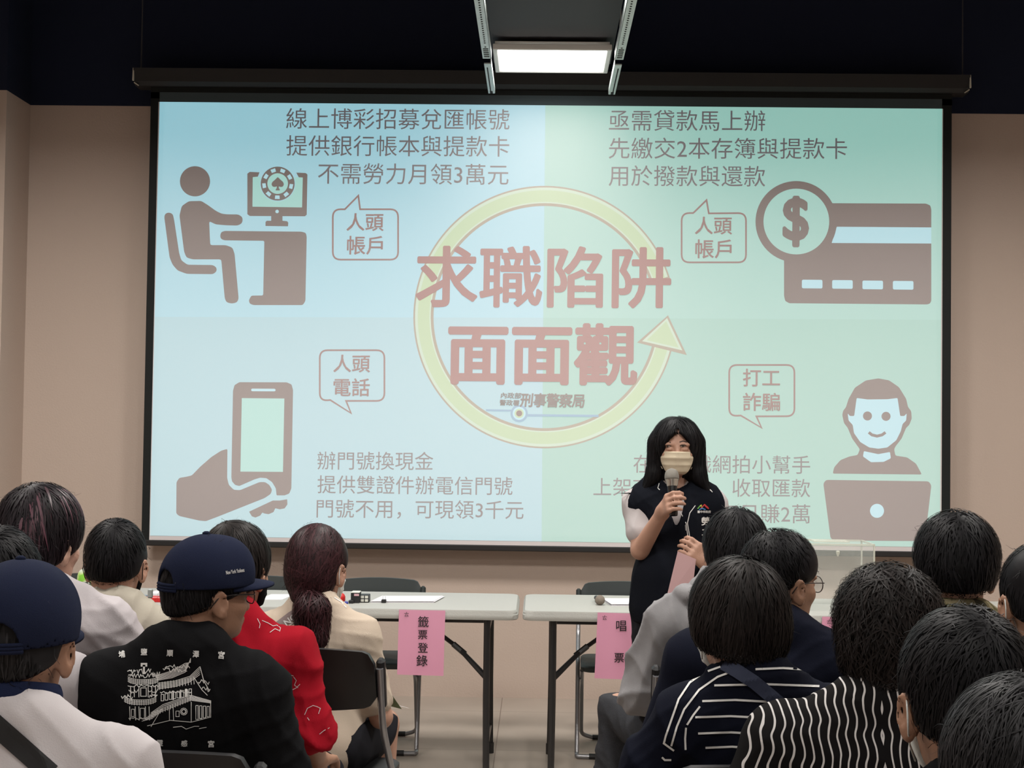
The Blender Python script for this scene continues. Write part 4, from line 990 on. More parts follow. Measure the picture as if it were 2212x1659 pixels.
def glasses(s, m, w=.066, lens_m=None, zo=-.014, yf=.098, r=.024):
    P = lambda x, y, z: s.T(np.array([x, y, z])*s.hs)
    b = MB()
    for sx in (-1, 1):
        b.tube([P(sx*.033+r*math.cos(a), yf+.004-.006*abs(math.cos(a)), zo+r*.82*math.sin(a)) for a in np.linspace(0, 2*math.pi, 24, endpoint=False)], .0013, 6, closed=True)
    b.tube([P(-.010, yf+.004, zo+.004), P(0, yf+.008, zo+.007), P(.010, yf+.004, zo+.004)], .0012, 6); r_ = b.build('glasses_frame', m, s.root, smooth=True, local=True)
    for sx in (-1, 1):
        b = MB(); b.tube([P(sx*.057, yf-.002, zo+.006), P(sx*.076, yf-.015, zo+.008), P(sx*.0835, .02, zo+.012), P(sx*.086, -.018, zo+.010), P(sx*.084, -.038, zo-.012)], .0015, 6); b.build('glasses_temple', m, s.root, smooth=True, local=True)
        b = MB(); ring = [P(sx*.033+r*.95*math.cos(a), yf, zo+r*.78*math.sin(a)) for a in np.linspace(0, 2*math.pi, 20, endpoint=False)]; b.add(ring, [tuple(range(20))]); b.build('lens', lens_m or MATS['lens_glass'], s.root, local=True)
mat('lens_glass', (.75, .80, .80), .05, alpha=.22, spec=1.)
def mask(s, m, strap=True, droop=0.):
    v = Vol(*[np.arange(a, b_, .003) for a, b_ in ((-.10, .10), (-.02, .15), (-.15, .03))])
    v.ell((0, .036, -.045), (.067, .078, .075), .0); v.ell((0, .085, -.045), (.030, .036, .045), .02); v.ell((0, .06, -.09), (.045, .050, .030), .02)
    v.half((0, 0, 1), (0, 0, -.022), .004); v.half((0, -1, .0), (0, .028, -.03), .004); v.half((0, .0, -1), (0, 0, -.118), .004)
    V, Q = v.mesh(); N = vnormals(V, Q); pl = -np.abs(np.sin((V[:, 2]+.02)*110))*.003*(V[:, 1] > .05); V = V+N*pl[:, None]
    finish(V*s.hs, Q, 'face_mask', m, s.root, s.T)
    if strap:
        for sx in (-1, 1):
            P = lambda x, y, z: s.T(np.array([sx*x, y, z])*s.hs)
            b = MB(); b.tube([P(.064, .034, -.030), P(.078, .012, -.010), P(.086, -.020, .004), P(.088, -.032, -.018), P(.084, -.022, -.045), P(.074, .006, -.066), P(.058, .034, -.095)], .0014, 6); b.build('mask_strap', m, s.root, smooth=True, local=True)
def cap_hat(s, m, back=True, zb=.002):
    "baseball cap: crown, brim, button, strap at the back opening"
    v = Vol(*[np.arange(a, b_, .004) for a, b_ in ((-.13, .13), (-.15, .15), (-.06, .17))])
    v.ell((0, -.008, .028), (.098, .116, .112), .0); v.ell((0, .05, .05), (.075, .060, .075), .03)
    v.half((0, 0, -1), (0, 0, zb), .003)
    v.ell((0, -.008, .020), (.092, .110, .104), .002, 's')
    if back: v.cap((0, -.2, zb+.010), (0, -.05, zb+.010), .036, .036, .003, 's')
    V, Q = v.mesh(); capo = finish(V*s.hs, Q, 'cap', m, s.root, s.T)
    P = lambda x, y, z: s.T(np.array([x, y, z])*s.hs)
    b = MB(); N_ = 22
    for (z0, w0) in ((0., 0),):
        V = []
        for j in range(9):
            for i in range(N_+1):
                a = math.pi*(i/N_); r = j/8; x = .084*math.cos(a); y0 = .02+.082*math.sin(a); y = y0+r*.075*math.sin(a)**.6; V.append(P(x*(1+.03*r), y, .010+zb-.010*r*r-.9*x*x))
        W = [p+s.R@np.array([0, 0, -.004]) for p in V]; n = len(V); q = [(j*(N_+1)+i, j*(N_+1)+i+1, (j+1)*(N_+1)+i+1, (j+1)*(N_+1)+i) for j in range(8) for i in range(N_)]
        rim = [8*(N_+1)+i for i in range(N_+1)]
        b.add(V+W, q+[tuple(k+n for k in f[::-1]) for f in q]+[(rim[i], rim[i+1], rim[i+1]+n, rim[i]+n) for i in range(N_)])
    b.build('brim', m, capo, smooth=True, local=True)
    b = MB(); c = P(0, -.008, .141); b.lathe([(.009, -.003), (.009, .002), (.004, .005)], c, 14); b.build('cap_button', m, capo, smooth=True, local=True)
    if back:
        b = MB(); arc_ = [P(.036*math.cos(a)*0+(.045*math.sin(t)), -.008-.113*math.cos(t*.42), .004+zb) for t in np.linspace(-1.2, 1.2, 14) for a in (0,)]
        for z in (.002, .008, .014): b.tube([p+s.R@np.array([0, -.001, z-.008]) for p in arc_], .0042, 6)
        b.build('cap_strap', m, capo, smooth=True, local=True)
    return capo
# ------------------------------------------------------------------ the audience
def cloth(name, col, **k): return mat(name, col, .9, spec=.06, bump=k.pop('bump', .12), bscale=k.pop('bscale', 420), **k)
mat('hair_black', (.0065, .006, .007), .52, spec=.12, island=.6); mat('hair_brown_black', (.0095, .007, .0065), .52, spec=.12, island=.6)
mat('hair_wine', (.026, .008, .010), .5, spec=.2, island=.75); mat('hair_purple_black', (.010, .007, .009), .5, spec=.14, island=.6); mat('hair_grey_black', (.016, .0155, .017), .5, spec=.14, island=.85)
mat('hair_wine_streak', (.055, .016, .026), .42, spec=.4, island=.5)
W_TEE = cloth('white_tee_cotton', (.39, .36, .37)); W_POLO = cloth('white_polo_pique', (.44, .41, .415)); CREAM = cloth('cream_tee_cotton', (.35, .32, .265))
IVORY = cloth('ivory_knit', (.45, .375, .30)); BLACK = cloth('black_cotton', (.0055, .0055, .0062)); RED = cloth('red_crepe', (.26, .006, .014)); NAVY = cloth('dark_navy_cotton', (.0055, .0065, .013))
NAVY2 = cloth('navy_stripe_cotton', (.005, .006, .012)); CAPN = cloth('navy_cap_twill', (.010, .013, .030), bscale=700, bump=.2); COLN = cloth('navy_rib', (.010, .014, .036)); GREYH = cloth('grey_fleece', (.215, .21, .215), mottle=.06, mscale=60)
JEAN = cloth('charcoal_denim', (.035, .036, .040), mottle=.25, mscale=30, bump=.3); DK = cloth('dark_trouser_cloth', (.014, .014, .017)); M_BLK = cloth('black_mask_cloth', (.0055, .0055, .0062)); M_WHT = cloth('pale_mask_cloth', (.60, .62, .60))
SHOE = mat('dark_shoe_leather', (.015, .014, .014), .5); WIRE = mat('dark_wire_frame', (.03, .025, .025), .3, metal=.6)
WHT = mat('white_print', (.58, .57, .55), .8); PALE = mat('pale_grey_print', (.45, .40, .40), .8)
CAMO = bpy.data.materials.new('camouflage_cloth'); CAMO.use_nodes = True; nt = CAMO.node_tree; bs = nt.nodes['Principled BSDF']; bs.inputs['Roughness'].default_value = .85; bs.inputs['Specular IOR Level'].default_value = .1
tc = nt.nodes.new('ShaderNodeTexCoord'); no = nt.nodes.new('ShaderNodeTexNoise'); no.inputs['Scale'].default_value = 16; no.inputs['Detail'].default_value = 1.5; cr = nt.nodes.new('ShaderNodeValToRGB'); cr.color_ramp.interpolation = 'CONSTANT'
cr.color_ramp.elements[0].color = (.030, .026, .016, 1); cr.color_ramp.elements[1].position = .42; cr.color_ramp.elements[1].color = (.12, .10, .055, 1)
for p_, c_ in ((.50, (.20, .17, .10, 1)), (.58, (.085, .075, .035, 1)), (.66, (.24, .21, .14, 1))): e = cr.color_ramp.elements.new(p_); e.color = c_
nt.links.new(tc.outputs['Object'], no.inputs['Vector']); nt.links.new(no.outputs[0], cr.inputs[0]); nt.links.new(cr.outputs[0], bs.inputs['Base Color'])
# wavy white pin stripes woven into black crepe
WAVY = bpy.data.materials.new('wavy_striped_crepe'); WAVY.use_nodes = True; nt = WAVY.node_tree; bs = nt.nodes['Principled BSDF']; bs.inputs['Roughness'].default_value = .85; bs.inputs['Specular IOR Level'].default_value = .08
def mth(op, a, b=None, c=None):
    n = nt.nodes.new('ShaderNodeMath'); n.operation = op
    for i, q in enumerate((a, b, c)):
        if q is None: continue
        if isinstance(q, (int, float)): n.inputs[i].default_value = q
        else: nt.links.new(q, n.inputs[i])
    return n.outputs[0]
tc = nt.nodes.new('ShaderNodeTexCoord'); sp = nt.nodes.new('ShaderNodeSeparateXYZ'); nt.links.new(tc.outputs['Object'], sp.inputs[0])
no = nt.nodes.new('ShaderNodeTexNoise'); no.inputs['Scale'].default_value = 9; nt.links.new(tc.outputs['Object'], no.inputs['Vector'])
ax_ = mth('ABSOLUTE', sp.outputs[0]); fan = mth('MULTIPLY', mth('MAXIMUM', mth('SUBTRACT', ax_, .15), 0.), mth('MULTIPLY', mth('SUBTRACT', 1.02, sp.outputs[2]), 1.6))
wob = mth('MULTIPLY', mth('SINE', mth('ADD', mth('MULTIPLY', sp.outputs[2], 105.), mth('MULTIPLY', no.outputs[0], 9.))), .0026)
ph = mth('ADD', mth('SUBTRACT', ax_, fan), mth('ADD', wob, mth('MULTIPLY', no.outputs[0], .012)))
st_ = mth('GREATER_THAN', mth('SINE', mth('MULTIPLY', ph, 2*math.pi/.0168)), .80)
mx = nt.nodes.new('ShaderNodeMix'); mx.data_type = 'RGBA'; nt.links.new(st_, mx.inputs[0]); mx.inputs[6].default_value = (.006, .0055, .0058, 1); mx.inputs[7].default_value = (.50, .48, .47, 1); nt.links.new(mx.outputs[2], bs.inputs['Base Color'])
def sitter(s, chair, tr=DK, shoe=SHOE, dy=.06):
    s.trousers(tr); s.shoes(shoe)
    if chair: seat_at(s.root.location[0], s.root.location[1]+dy, s.byaw, chair)
# cream T-shirt, front row left
s = Person(253, 1119, 4.4, 'person in a cream T-shirt with short black hair and black mask, front row left', yaw=.0, hs=1.08, skin=SKIN, bx=262).pose(.19)
s.body(); s.hair('short', 'hair_black'); s.shirt(CREAM); mask(s, M_BLK); sitter(s, 'black folding chair under the person in the cream T-shirt')
# ponytail, ivory knit
s = Person(688, 1131, 4.5, 'person with a wine-brown ponytail and mask in an ivory top lettered across the back', yaw=-.32, hs=1.07, skin=SKIN, bx=692, byaw=-.10).pose(.165, w=.9)
s.sh[1][2] -= .01
s.body(); s.hair('pony', 'hair_wine', n=3400)
sh_ = s.shirt(IVORY, sleeve=.78, neck=.066)
v = hair_vol([('cap', (.012, -.090, -.082), (.040, -.108, -.130), .030, .046, .02), ('cap', (.040, -.108, -.130), (.052, -.108, -.215), .053, .044, .02), ('cap', (.052, -.108, -.215), (.060, -.100, -.270), .036, .012, .02)], [])
V, Q = v.mesh(); N = vnormals(V, Q); V2 = V+N*waves(V, 4, 70, .004)[:, None]
sv, sq = strands(v, V, N, 1500, 12, .010, 8, (0, -.09, -.05), flow_down, .0016, .010, .5, tip=.012); link_mesh('ponytail', s.T(np.concatenate([V2, sv])), np.concatenate([Q, sq+len(V2)]), MATS['hair_wine'], s.root, True, local=True)
b = MB(); b.tube([s.T(np.array([.026*math.cos(a), -.090+.020*math.sin(a)*.6, -.104+.02*math.sin(a)])) for a in np.linspace(0, 2*math.pi, 16, endpoint=False)], .006, 6, closed=True); b.build('hair_tie', MATS['hair_black'], s.root, smooth=True, local=True)
mask(s, M_WHT); BAND = mat('mauve_brown_band', (.20, .155, .15), .85)
band = [(598, 1354), (628, 1331), (660, 1312), (690, 1297)]
s.print_([pband(band, 19)], BAND, 'lettered_band', .002, sh_); s.print_([pstroke([(606, 1364), (640, 1341), (690, 1309)], 1.6), pstroke([(722, 1290), (738, 1300), (748, 1312)], 2)], WHT, 'band_edging', .0025, sh_)
s.print_([ptext('NOTION', 648, 1324, 80, .02, -.62)], WHT, 'lettering', .004, sh_)
s.trousers(DK, short=True); s.shoes(SHOE); seat_at(s.root.location[0]+.03, s.root.location[1]+.04, -.10, 'black folding chair with steel legs under the person with the ponytail')
pony = s
# leaflet held low beside the ponytail person
y_ = s.root.location[1]+.45; q = [aty(*p, y_) for p in ((812, 1482), (836, 1486), (868, 1532), (826, 1521))]
r = empty('leaflet', tuple(q[0]), 0, 'folded leaflet with a dark green picture held low by the ponytail person', 'leaflet')
mgr = mat('green_leaflet_print', (.045, .055, .025), .4, mottle=.7, mscale=40)
b = MB(); n_ = np.array([0, .0015, 0]); b.add(q+[p+n_ for p in q], [(0, 1, 2, 3), (7, 6, 5, 4), (0, 4, 5, 1), (1, 5, 6, 2), (2, 6, 7, 3), (3, 7, 4, 0)]); b.build('cover', mgr, r)
q2 = [aty(*p, y_+.01) for p in ((826, 1512), (862, 1524), (884, 1530), (850, 1522))]; b = MB(); b.add(q2+[p+n_ for p in q2], [(0, 1, 2, 3), (7, 6, 5, 4), (0, 4, 5, 1), (1, 5, 6, 2), (2, 6, 7, 3), (3, 7, 4, 0)]); b.build('inner_page', m_paper, r)
# red shirt
s = Person(512, 1126, 3.8, 'person in a red shirt with thin white line drawings, black mask, behind the cap wearer', yaw=-.38, hs=1.0, skin=SKIN2, bx=502, byaw=-.12, drop=.028).pose(.180, {1: ((.235, .0, .735), (.20, .22, .60))}, w=1.0)
s.body(); s.hair('mop', 'hair_brown_black', scale=.95); sh_ = s.shirt(RED, sleeve=.98, g=.02, sg=.012, amp=.007, neck=.060, collar=None); mask(s, M_BLK)
b = MB(); c = s.nb+s.nax*.045
for k in range(19):
    a = math.pi+(k-9)*math.pi/14*1.0; a2 = math.pi*1.5+(k-9)*.17
    for zz, rr2 in ((.035, .064), (.012, .080)): b.v.append(tuple(c+np.array([rr2*math.cos(a2), rr2*math.sin(a2), zz])))
for k in range(18): b.f.append((2*k, 2*k+1, 2*k+3, 2*k+2)); b.m.append(0)
o = b.build('shirt_collar', RED, s.root, smooth=True, local=True); md = o.modifiers.new('thick', 'SOLIDIFY'); md.thickness = .006; md.offset = 1
curl_ = lambda cx, cy, r, a0, a1, q=1.: [(cx+r*math.cos(a), cy+q*r*math.sin(a)) for a in np.linspace(a0, a1, 12)]
s.print_([pstroke(p, 1.3) for p in ([(556, 1336), (562, 1348), (560, 1357)], [(566, 1340), (580, 1346), (590, 1352)], [(583, 1366), (594, 1358), (603, 1362)], [(590, 1352), (598, 1350), (606, 1356), (604, 1364)], [(612, 1474), (614, 1462), (624, 1458), (634, 1460)], [(634, 1462), (640, 1470), (636, 1480), (644, 1486)], [(628, 1492), (640, 1486), (648, 1478)], [(658, 1544), (664, 1530), (676, 1524), (684, 1526)], [(684, 1526), (692, 1530), (688, 1542)], [(664, 1550), (668, 1556)], [(690, 1586), (700, 1578), (712, 1572)])], PALE, 'line_drawings', .003, sh_)
sitter(s, 'black folding chair under the person in the red shirt')
# black shirt and navy cap
s = Person(452, 1151, 3.15, 'person in a navy cap, glasses and black long-sleeved shirt with a white temple print', yaw=-.82, hs=.93, skin=SKIN2, bx=408, byaw=-.04, htop=.142).pose(.188, {0: ((-.218, .03, .72), None), 1: ((.238, .03, .72), None)}, w=1.08, belly=.008)
s.body(); s.hair('short', 'hair_black'); sh_ = s.shirt(BLACK, g=.02, sg=.014, long=True, amp=.006, neck=.064)
cp = cap_hat(s, CAPN, zb=.014); glasses(s, WIRE); sitter(s, 'black folding chair under the person in the navy cap and black shirt')
capbv = BVHTree.FromPolygons([tuple(v_.co) for v_ in cp.data.vertices], [tuple(p_.vertices) for p_ in cp.data.polygons]); keep_ = s.bvh; s.bvh = capbv
s.print_([ptext('New York Yankees', 508, 1234, 40, .02, -.16, 2.3)], WHT, 'cap_lettering', .003, cp); s.bvh = keep_
it = [ptext(ch, x, y, 14, .03, a, 1.1) for ch, x, y, a in (('埔', 263, 1413, -.15), ('鹽', 311, 1408, 0), ('順', 367, 1411, .05), ('澤', 423, 1413, .05), ('宮', 478, 1415, .08))]
s.print_(it, WHT, 'lettering', .003, sh_)
rgt = random.Random(5); L = []
def tl(*p, w=1.5): L.append(pstroke(list(p), w))
# the temple print: bell tower on the left, stepped hall on the right
def roof(x0, x1, y, up, rows=3, w=1.3):
    n = 14
    for k in range(rows):
        P = [(x0+(x1-x0)*i/n, y+k*3.2-up*abs(2*i/n-1)**3) for i in range(n+1)]; tl(*P, w=w)
    for i in range(n):
        x = x0+(x1-x0)*(i+.5)/n; yy = y-up*abs(2*(i+.5)/n-1)**3; tl((x, yy), (x+rgt.uniform(-1, 1), yy+3.2*(rows-1)+2), w=1.)
def squig(x0, x1, y, h, n=16, w=1.4):
    P = []
    for i in range(n+1): P.append((x0+(x1-x0)*i/n, y-h*rgt.random()))
    tl(*P, w=w)
def panel(x0, x1, y0, y1, w=1.2, sk=0.):
    tl((x0, y0), (x1, y0+sk), (x1, y1+sk), (x0, y1), (x0, y0), w=w)
tl((306, 1440), (306, 1434), (316, 1434), (316, 1440), w=4); tl((311, 1440), (311, 1456), w=4)
for (x, y) in ((284, 1452), (336, 1456)): squig(x-9, x+9, y+4, 9, 10, 1.8); squig(x-7, x+7, y+8, 6, 8, 1.5)
roof(276, 342, 1468, 6, 4); squig(280, 338, 1464, 9, 22, 1.6); squig(296, 326, 1456, 12, 12, 1.8)
for x in (282, 290, 300, 320, 328, 336): tl((x, 1482), (x, 1506), w=1.6)
panel(304, 316, 1486, 1504, 1.6); squig(276, 344, 1484, 5, 24, 1.5); squig(278, 300, 1498, 8, 10, 1.4); squig(320, 342, 1498, 8, 10, 1.4)
roof(268, 338, 1512, 7, 4); squig(262, 286, 1512, 12, 10, 1.8); squig(322, 340, 1510, 12, 8, 1.8)
for x in (280, 292, 300, 314, 322): tl((x, 1526), (x+1, 1556), w=1.6)
panel(284, 290, 1532, 1548, 1.3); panel(303, 312, 1530, 1552, 1.3); squig(278, 322, 1556, 6, 18, 1.6)
for k in range(7): tl((338, 1470-k*2.+k*.2), (372, 1464-k*2.5), (400, 1452-k*3.2), (412, 1428+k*1.5-6), w=1.3)
squig(352, 404, 1452, 12, 20, 1.8); squig(356, 410, 1444, 9, 16, 1.6)
for k in range(5): tl((340, 1476+k*3.0), (378, 1471+k*3.), (410, 1461+k*3), (432, 1440+k*4.2), w=1.35)
for k in range(13): x = 344+k*6.2; tl((x, 1474-k*.9), (x+1, 1490-k*1.0), w=1.3)
tl((432, 1440), (440, 1470), (452, 1492), w=1.8); squig(428, 452, 1480, 12, 10, 1.6); squig(436, 454, 1494, 10, 8, 1.6); tl((418, 1462), (436, 1490), (448, 1502), w=1.4)
for k in range(8): x = 348+k*8.6; panel(x, x+5.5, 1500-k*1.7, 1514-k*1.6, 1.2)
tl((374, 1492), (374, 1512), w=3.4); tl((402, 1488), (402, 1506), w=4.2); tl((390, 1490), (390, 1508), w=2.6)
squig(346, 414, 1498, 5, 26, 1.3)
for k in range(5): tl((326, 1540-k*1.+k*3.4), (352, 1522+k*3.4), (412, 1502+k*2.6), (456, 1514+k*1.2), w=1.25)
for k in range(16): x = 330+k*5.4; tl((x, 1538-k*2.2), (x, 1548-k*2.2), w=1.1)
for k in range(9): tl((306+k*3.2, 1558-k*2.6), (330+k*3.2, 1552-k*2.6), w=1.1)
tl((318, 1568), (368, 1556), (413, 1560), (455, 1549), w=1.3); tl((413, 1516), (413, 1560), w=1.4); tl((455, 1518), (455, 1550), w=1.4); tl((366, 1532), (366, 1557), w=1.2); tl((374, 1528), (375, 1556), w=1.2)
panel(380, 387, 1536, 1548, 1.2); tl(*curl_(397, 1537, 7.5, 0, 6.28), w=1.3); tl(*curl_(397, 1537, 4.5, 0, 6.28), w=2.)
for k in range(4): panel(423+k*8, 428+k*8, 1524+k*.6, 1554-k*1.8, 1.2)
tl((326, 1570), (350, 1530), w=1.2); tl((374, 1571), (392, 1569), (402, 1575), (420, 1569), (430, 1569), w=1.4); tl((430, 1574), (446, 1571), w=1.2)
s.print_(L, WHT, 'temple_print', .003, sh_)
s.print_([ptext('靈', 345, 1605, 14, .03), ptext('感', 398, 1606, 14, .03), ptext('宮', 456, 1607, 14, .03)], WHT, 'lettering', .003, sh_)
b = MB(); c = s.T(np.array([-.036, -.124, .0])); b.box(c, (.012, .004, .020), .002); b.build('cap_buckle', m_galv, cp, local=True)
# white T-shirt, dark hair with wine streaks
s = Person(90, 1042, 3.6, 'tall person in a white T-shirt, black hair with wine-red streaks, at the left edge', yaw=-.42, hs=1.08, skin=SKIN3, bx=120, htop=.137, byaw=-.1).pose(.195)
s.body(); s.hair('mop', 'hair_purple_black', n=3600)
v = s.hv; V, Q = v.mesh(); N = vnormals(V, Q)
sv, sq = strands(v, V, N, 420, 9, .008, 77, (.0, -.05, .12), flow_down, .0024, .007, .2, keep=lambda P: ((np.abs(P[:, 0]-.055) < .018) & (P[:, 2] > .02)) | ((P[:, 0] < -.05) & (P[:, 2] < .03)))
link_mesh('wine_streaks', s.T(sv*s.hs), sq, MATS['hair_wine_streak'], s.root, True, local=True)
s.shirt(W_TEE, sleeve=.7, amp=.006); sitter(s, 'black folding chair under the tall person with wine-streaked hair')
# dark head behind the nearest cap
s = Person(2, 1134, 3.15, 'person with short dark hair in white, half hidden behind the nearest navy cap', yaw=0, hs=1.05, skin=SKIN, bx=-8).pose(.20)
s.body(hf=.006); s.hair('short', 'hair_black'); s.shirt(W_TEE, sleeve=.7); sitter(s, None)
# nearest left: navy cap and white polo
s = Person(48, 1204, 2.5, 'person in a navy cap and white polo with navy collar, black strap across the back', yaw=.02, hs=1.06, skin=SKIN2, bx=76, htop=.142).pose(.20, w=1.08, belly=.01)
s.body(); s.hair(dict(hair_style('short'), lift=.001), 'hair_grey_black', n=1800, scale=.965)
sh_ = s.shirt(W_POLO, g=.018, sleeve=.75, sg=.01, amp=.007, collar=None, neck=.066)
v = Vol(*[np.arange(a_, b_, .005) for a_, b_ in ((-.13, .13), (-.12, .16), (s.zs-.06, s.zs+.12))])
v.cap(s.nb+s.nax*.045, s.nb+s.nax*.085, .084, .074, .0); v.cap(s.nb-s.nax*.1, s.nb+s.nax*.2, .0645, .067, .002, 's'); v.half((0, .25, 1), s.nb+s.nax*.088+np.array([0, -.06, 0]), .004); V, Q = v.mesh(); finish(V, Q, 'polo_collar', COLN, s.root)
cap_hat(s, CAPN)
s.print_([pband([(-60, 1520), (-10, 1566), (40, 1610), (110, 1672)], 46)], mat('black_webbing', (.012, .012, .013), .8), 'shoulder_strap', .004, None)
sitter(s, None)
# grey hoodie
s = Person(1589, 1095, 4.4, 'person in a grey hooded sweatshirt and charcoal jeans, hood hanging down, front row right', yaw=.1, hs=1.06, skin=SKIN, bx=1562, htop=.137)
s.pose(.180, {0: ((-.235, .04, .72), (-.18, .28, .64))}, {0: ((-.30, .42, .585), (-.32, .40, .09))}); s.hip[0][0] = -.11
s.body(); s.hair('mop', 'hair_black')
def hood(v, s):
    c = s.nb+np.array([0, -.02, .015]); P = []
    for k in range(17):
        a = math.pi*1.5+(k-8)*.29; P.append(c+np.array([.155*math.cos(a), .105*math.sin(a), .012-.03*abs(k-8)/8]))
    for a, b_ in zip(P[:-1], P[1:]): v.cap(a, b_, .026, None, .012)
    v.ell(c+np.array([0, -.085, -.085]), (.145, .060, .10), .03); v.cap(c+np.array([-.02, -.15, -.06]), c+np.array([.0, -.13, -.19]), .03, .015, .04)
s.shirt(GREYH, g=.024, sg=.016, long=True, amp=.009, neck=.066, collar=None, extra=hood, f=20)
s.trousers(JEAN, g=.018, amp=.008); s.shoes(SHOE); seat_at(s.root.location[0], s.root.location[1]+.05, 0, 'black folding chair under the person in the grey hoodie')
kp = s.l2w(s.kn[0]+np.array([.06, -.06, .085])); r = empty('pink_slip', tuple(kp), 0, 'pink paper slip lying on the charcoal jeans', 'paper')
b = MB(); b.box(kp, (.09, .06, .002), rot=rotm('X', .1)); b.build('paper', mat('pale_pink_paper', (.56, .36, .37), .75), r)
# dark navy, glasses and earring
s = Person(1686, 1146, 3.75, 'person in a dark navy shirt, wire glasses and an earring, head turned right', yaw=-.98, hs=1.03, skin=SKIN2, bx=1655, byaw=-.1).pose(.225, w=1.15, belly=.02)
s.body(); s.hair('fade', 'hair_black', n=3000); s.shirt(NAVY, g=.022, sg=.014, sleeve=.9, amp=.005)
fv = hair_vol([('ell', (0, -.012, .022), (.0772, .0947, .0937), .0), ('ell', (0, -.035, -.012), (.0678, .0678, .0768), .03)], SHORT_CUT+[('half', (0, .3, -1), (0, -.06, -.085), .01)]); V, Q = fv.mesh()
finish(V*s.hs, Q, 'shaved_sides', mat('shaved_hair', (.085, .055, .042), .75, mottle=.25, mscale=300), s.root, s.T)
glasses(s, WIRE, r=.026); b = MB(); c = s.T(np.array([.084, .0, -.052])*s.hs); b.lathe([(.001, -.003), (.003, 0), (.001, .003)], c, 10); b.build('earring', m_galv, s.root, smooth=True, local=True); sitter(s, 'black folding chair under the person in dark navy with glasses')
# camouflage shirt
s = Person(2066, 1104, 3.6, 'person in a camouflage shirt with thick black hair and glasses, at the right', yaw=-.18, hs=1.06, skin=SKIN3, bx=2068, htop=.138).pose(.20)
s.body(); s.hair('thick', 'hair_black', n=3400); s.shirt(CAMO, g=.016, sleeve=.8, sg=.008, collar=None)
v = Vol(*[np.arange(a_, b_, .005) for a_, b_ in ((-.13, .13), (-.12, .16), (s.zs-.06, s.zs+.12))])
v.cap(s.nb+s.nax*.02, s.nb+s.nax*.060, .084, .074, .0); v.cap(s.nb-s.nax*.1, s.nb+s.nax*.2, .066, .069, .002, 's'); v.half((0, .25, 1), s.nb+s.nax*.072+np.array([0, -.06, 0]), .004); V, Q = v.mesh(); finish(V, Q, 'shirt_collar', CAMO, s.root)
glasses(s, WIRE); sitter(s, 'black folding chair under the person in the camouflage shirt')
# right edge
s = Person(2247, 1170, 3.3, 'person with short black hair cut off by the right edge, ear with a mask loop', yaw=.02, hs=1.06, skin=SKIN2, bx=2262).pose(.20)
s.body(hf=.0055); s.hair('short', 'hair_black'); s.shirt(BLACK); mask(s, M_WHT); sitter(s, None)
# bob and navy stripes
s = Person(1592, 1203, 3.1, 'person with a dark bob in a navy top with white stripes and navy strap', yaw=.30, hs=1.03, skin=SKIN3, bx=1642, htop=.133, tilt=.07).pose(.185, {0: ((-.245, .03, .80), (-.16, .2, .72))}, w=1.0)
s.body(); s.hair('bob', 'hair_brown_black', n=4200)
sh_ = s.shirt(NAVY2, g=.014, sg=.010, sleeve=1.25, amp=.005, neck=.066, collar=None); mask(s, M_WHT)
St = []
for y, x0, x1 in ((1444, 1632, 1752), (1479, 1543, 1770), (1513, 1517, 1660), (1548, 1502, 1655), (1583, 1508, 1650), (1614, 1524, 1640)):
    St.append(pstroke([(x0, y+1.5), ((x0+x1)/2, y-1), (x1, y+3)], 4.6))
for P_l in ([(1556, 1440), (1520, 1453), (1490, 1474), (1466, 1510), (1452, 1550), (1438, 1590), (1434, 1606), (1456, 1622)], [(1582, 1450), (1550, 1462), (1510, 1490), (1478, 1532), (1462, 1570), (1450, 1612)], [(1512, 1526), (1498, 1544), (1484, 1566)], [(1482, 1572), (1480, 1596), (1481, 1620)], [(1430, 1636), (1436, 1642), (1450, 1642)],
            [(1730, 1428), (1760, 1442), (1790, 1462), (1806, 1476)], [(1765, 1437), (1790, 1448), (1812, 1468)], [(1604, 1413), (1650, 1411), (1696, 1414)], [(1602, 1422), (1596, 1427)]): St.append(pstroke(P_l, 4.2))
s.print_(St, WHT, 'stripes', .003, sh_); s.print_([pband([(1562, 1432), (1590, 1448), (1630, 1474), (1680, 1516), (1720, 1556), (1760, 1600), (1800, 1650)], 30)], mat('navy_webbing', (.022, .028, .055), .8), 'bag_strap', .006, None)
sitter(s, 'black folding chair under the person in navy and white stripes', dy=.05)
# wavy stripes
s = Person(1918, 1220, 2.8, 'person with short tousled black hair in a black shirt with wavy white stripes', yaw=.03, hs=1.0, skin=SKIN3, bx=1872, htop=.134, nod=-.06).pose(.20, {0: ((-.245, .03, .76), None)}, w=1.08, belly=.01)
s.body(); s.hair('curly', 'hair_brown_black', n=4200); s.shirt(WAVY, g=.016, sg=.012, sleeve=.95, amp=.005, neck=.066, collar=None); sitter(s, None)
# big dark head
s = Person(2084, 1309, 2.05, 'person with thick short black hair and mask loop over the ear, lower right', yaw=.02, hs=1.06, skin=SKIN2, bx=2100).pose(.20)
s.body(); s.hair('short', 'hair_black', n=6500, width=.0012, lift=.006, wild=.3); s.shirt(BLACK, g=.016); mask(s, M_WHT); sitter(s, None)
# greying head in the corner
s = Person(2212, 1464, 1.75, 'person with greying black hair in the bottom right corner, nearest of all', yaw=0, hs=1.05, skin=SKIN, bx=2230).pose(.20)
s.body(hf=.006); s.hair('thick', 'hair_grey_black', n=7000, width=.0010, scale=.95); s.shirt(BLACK); sitter(s, None)
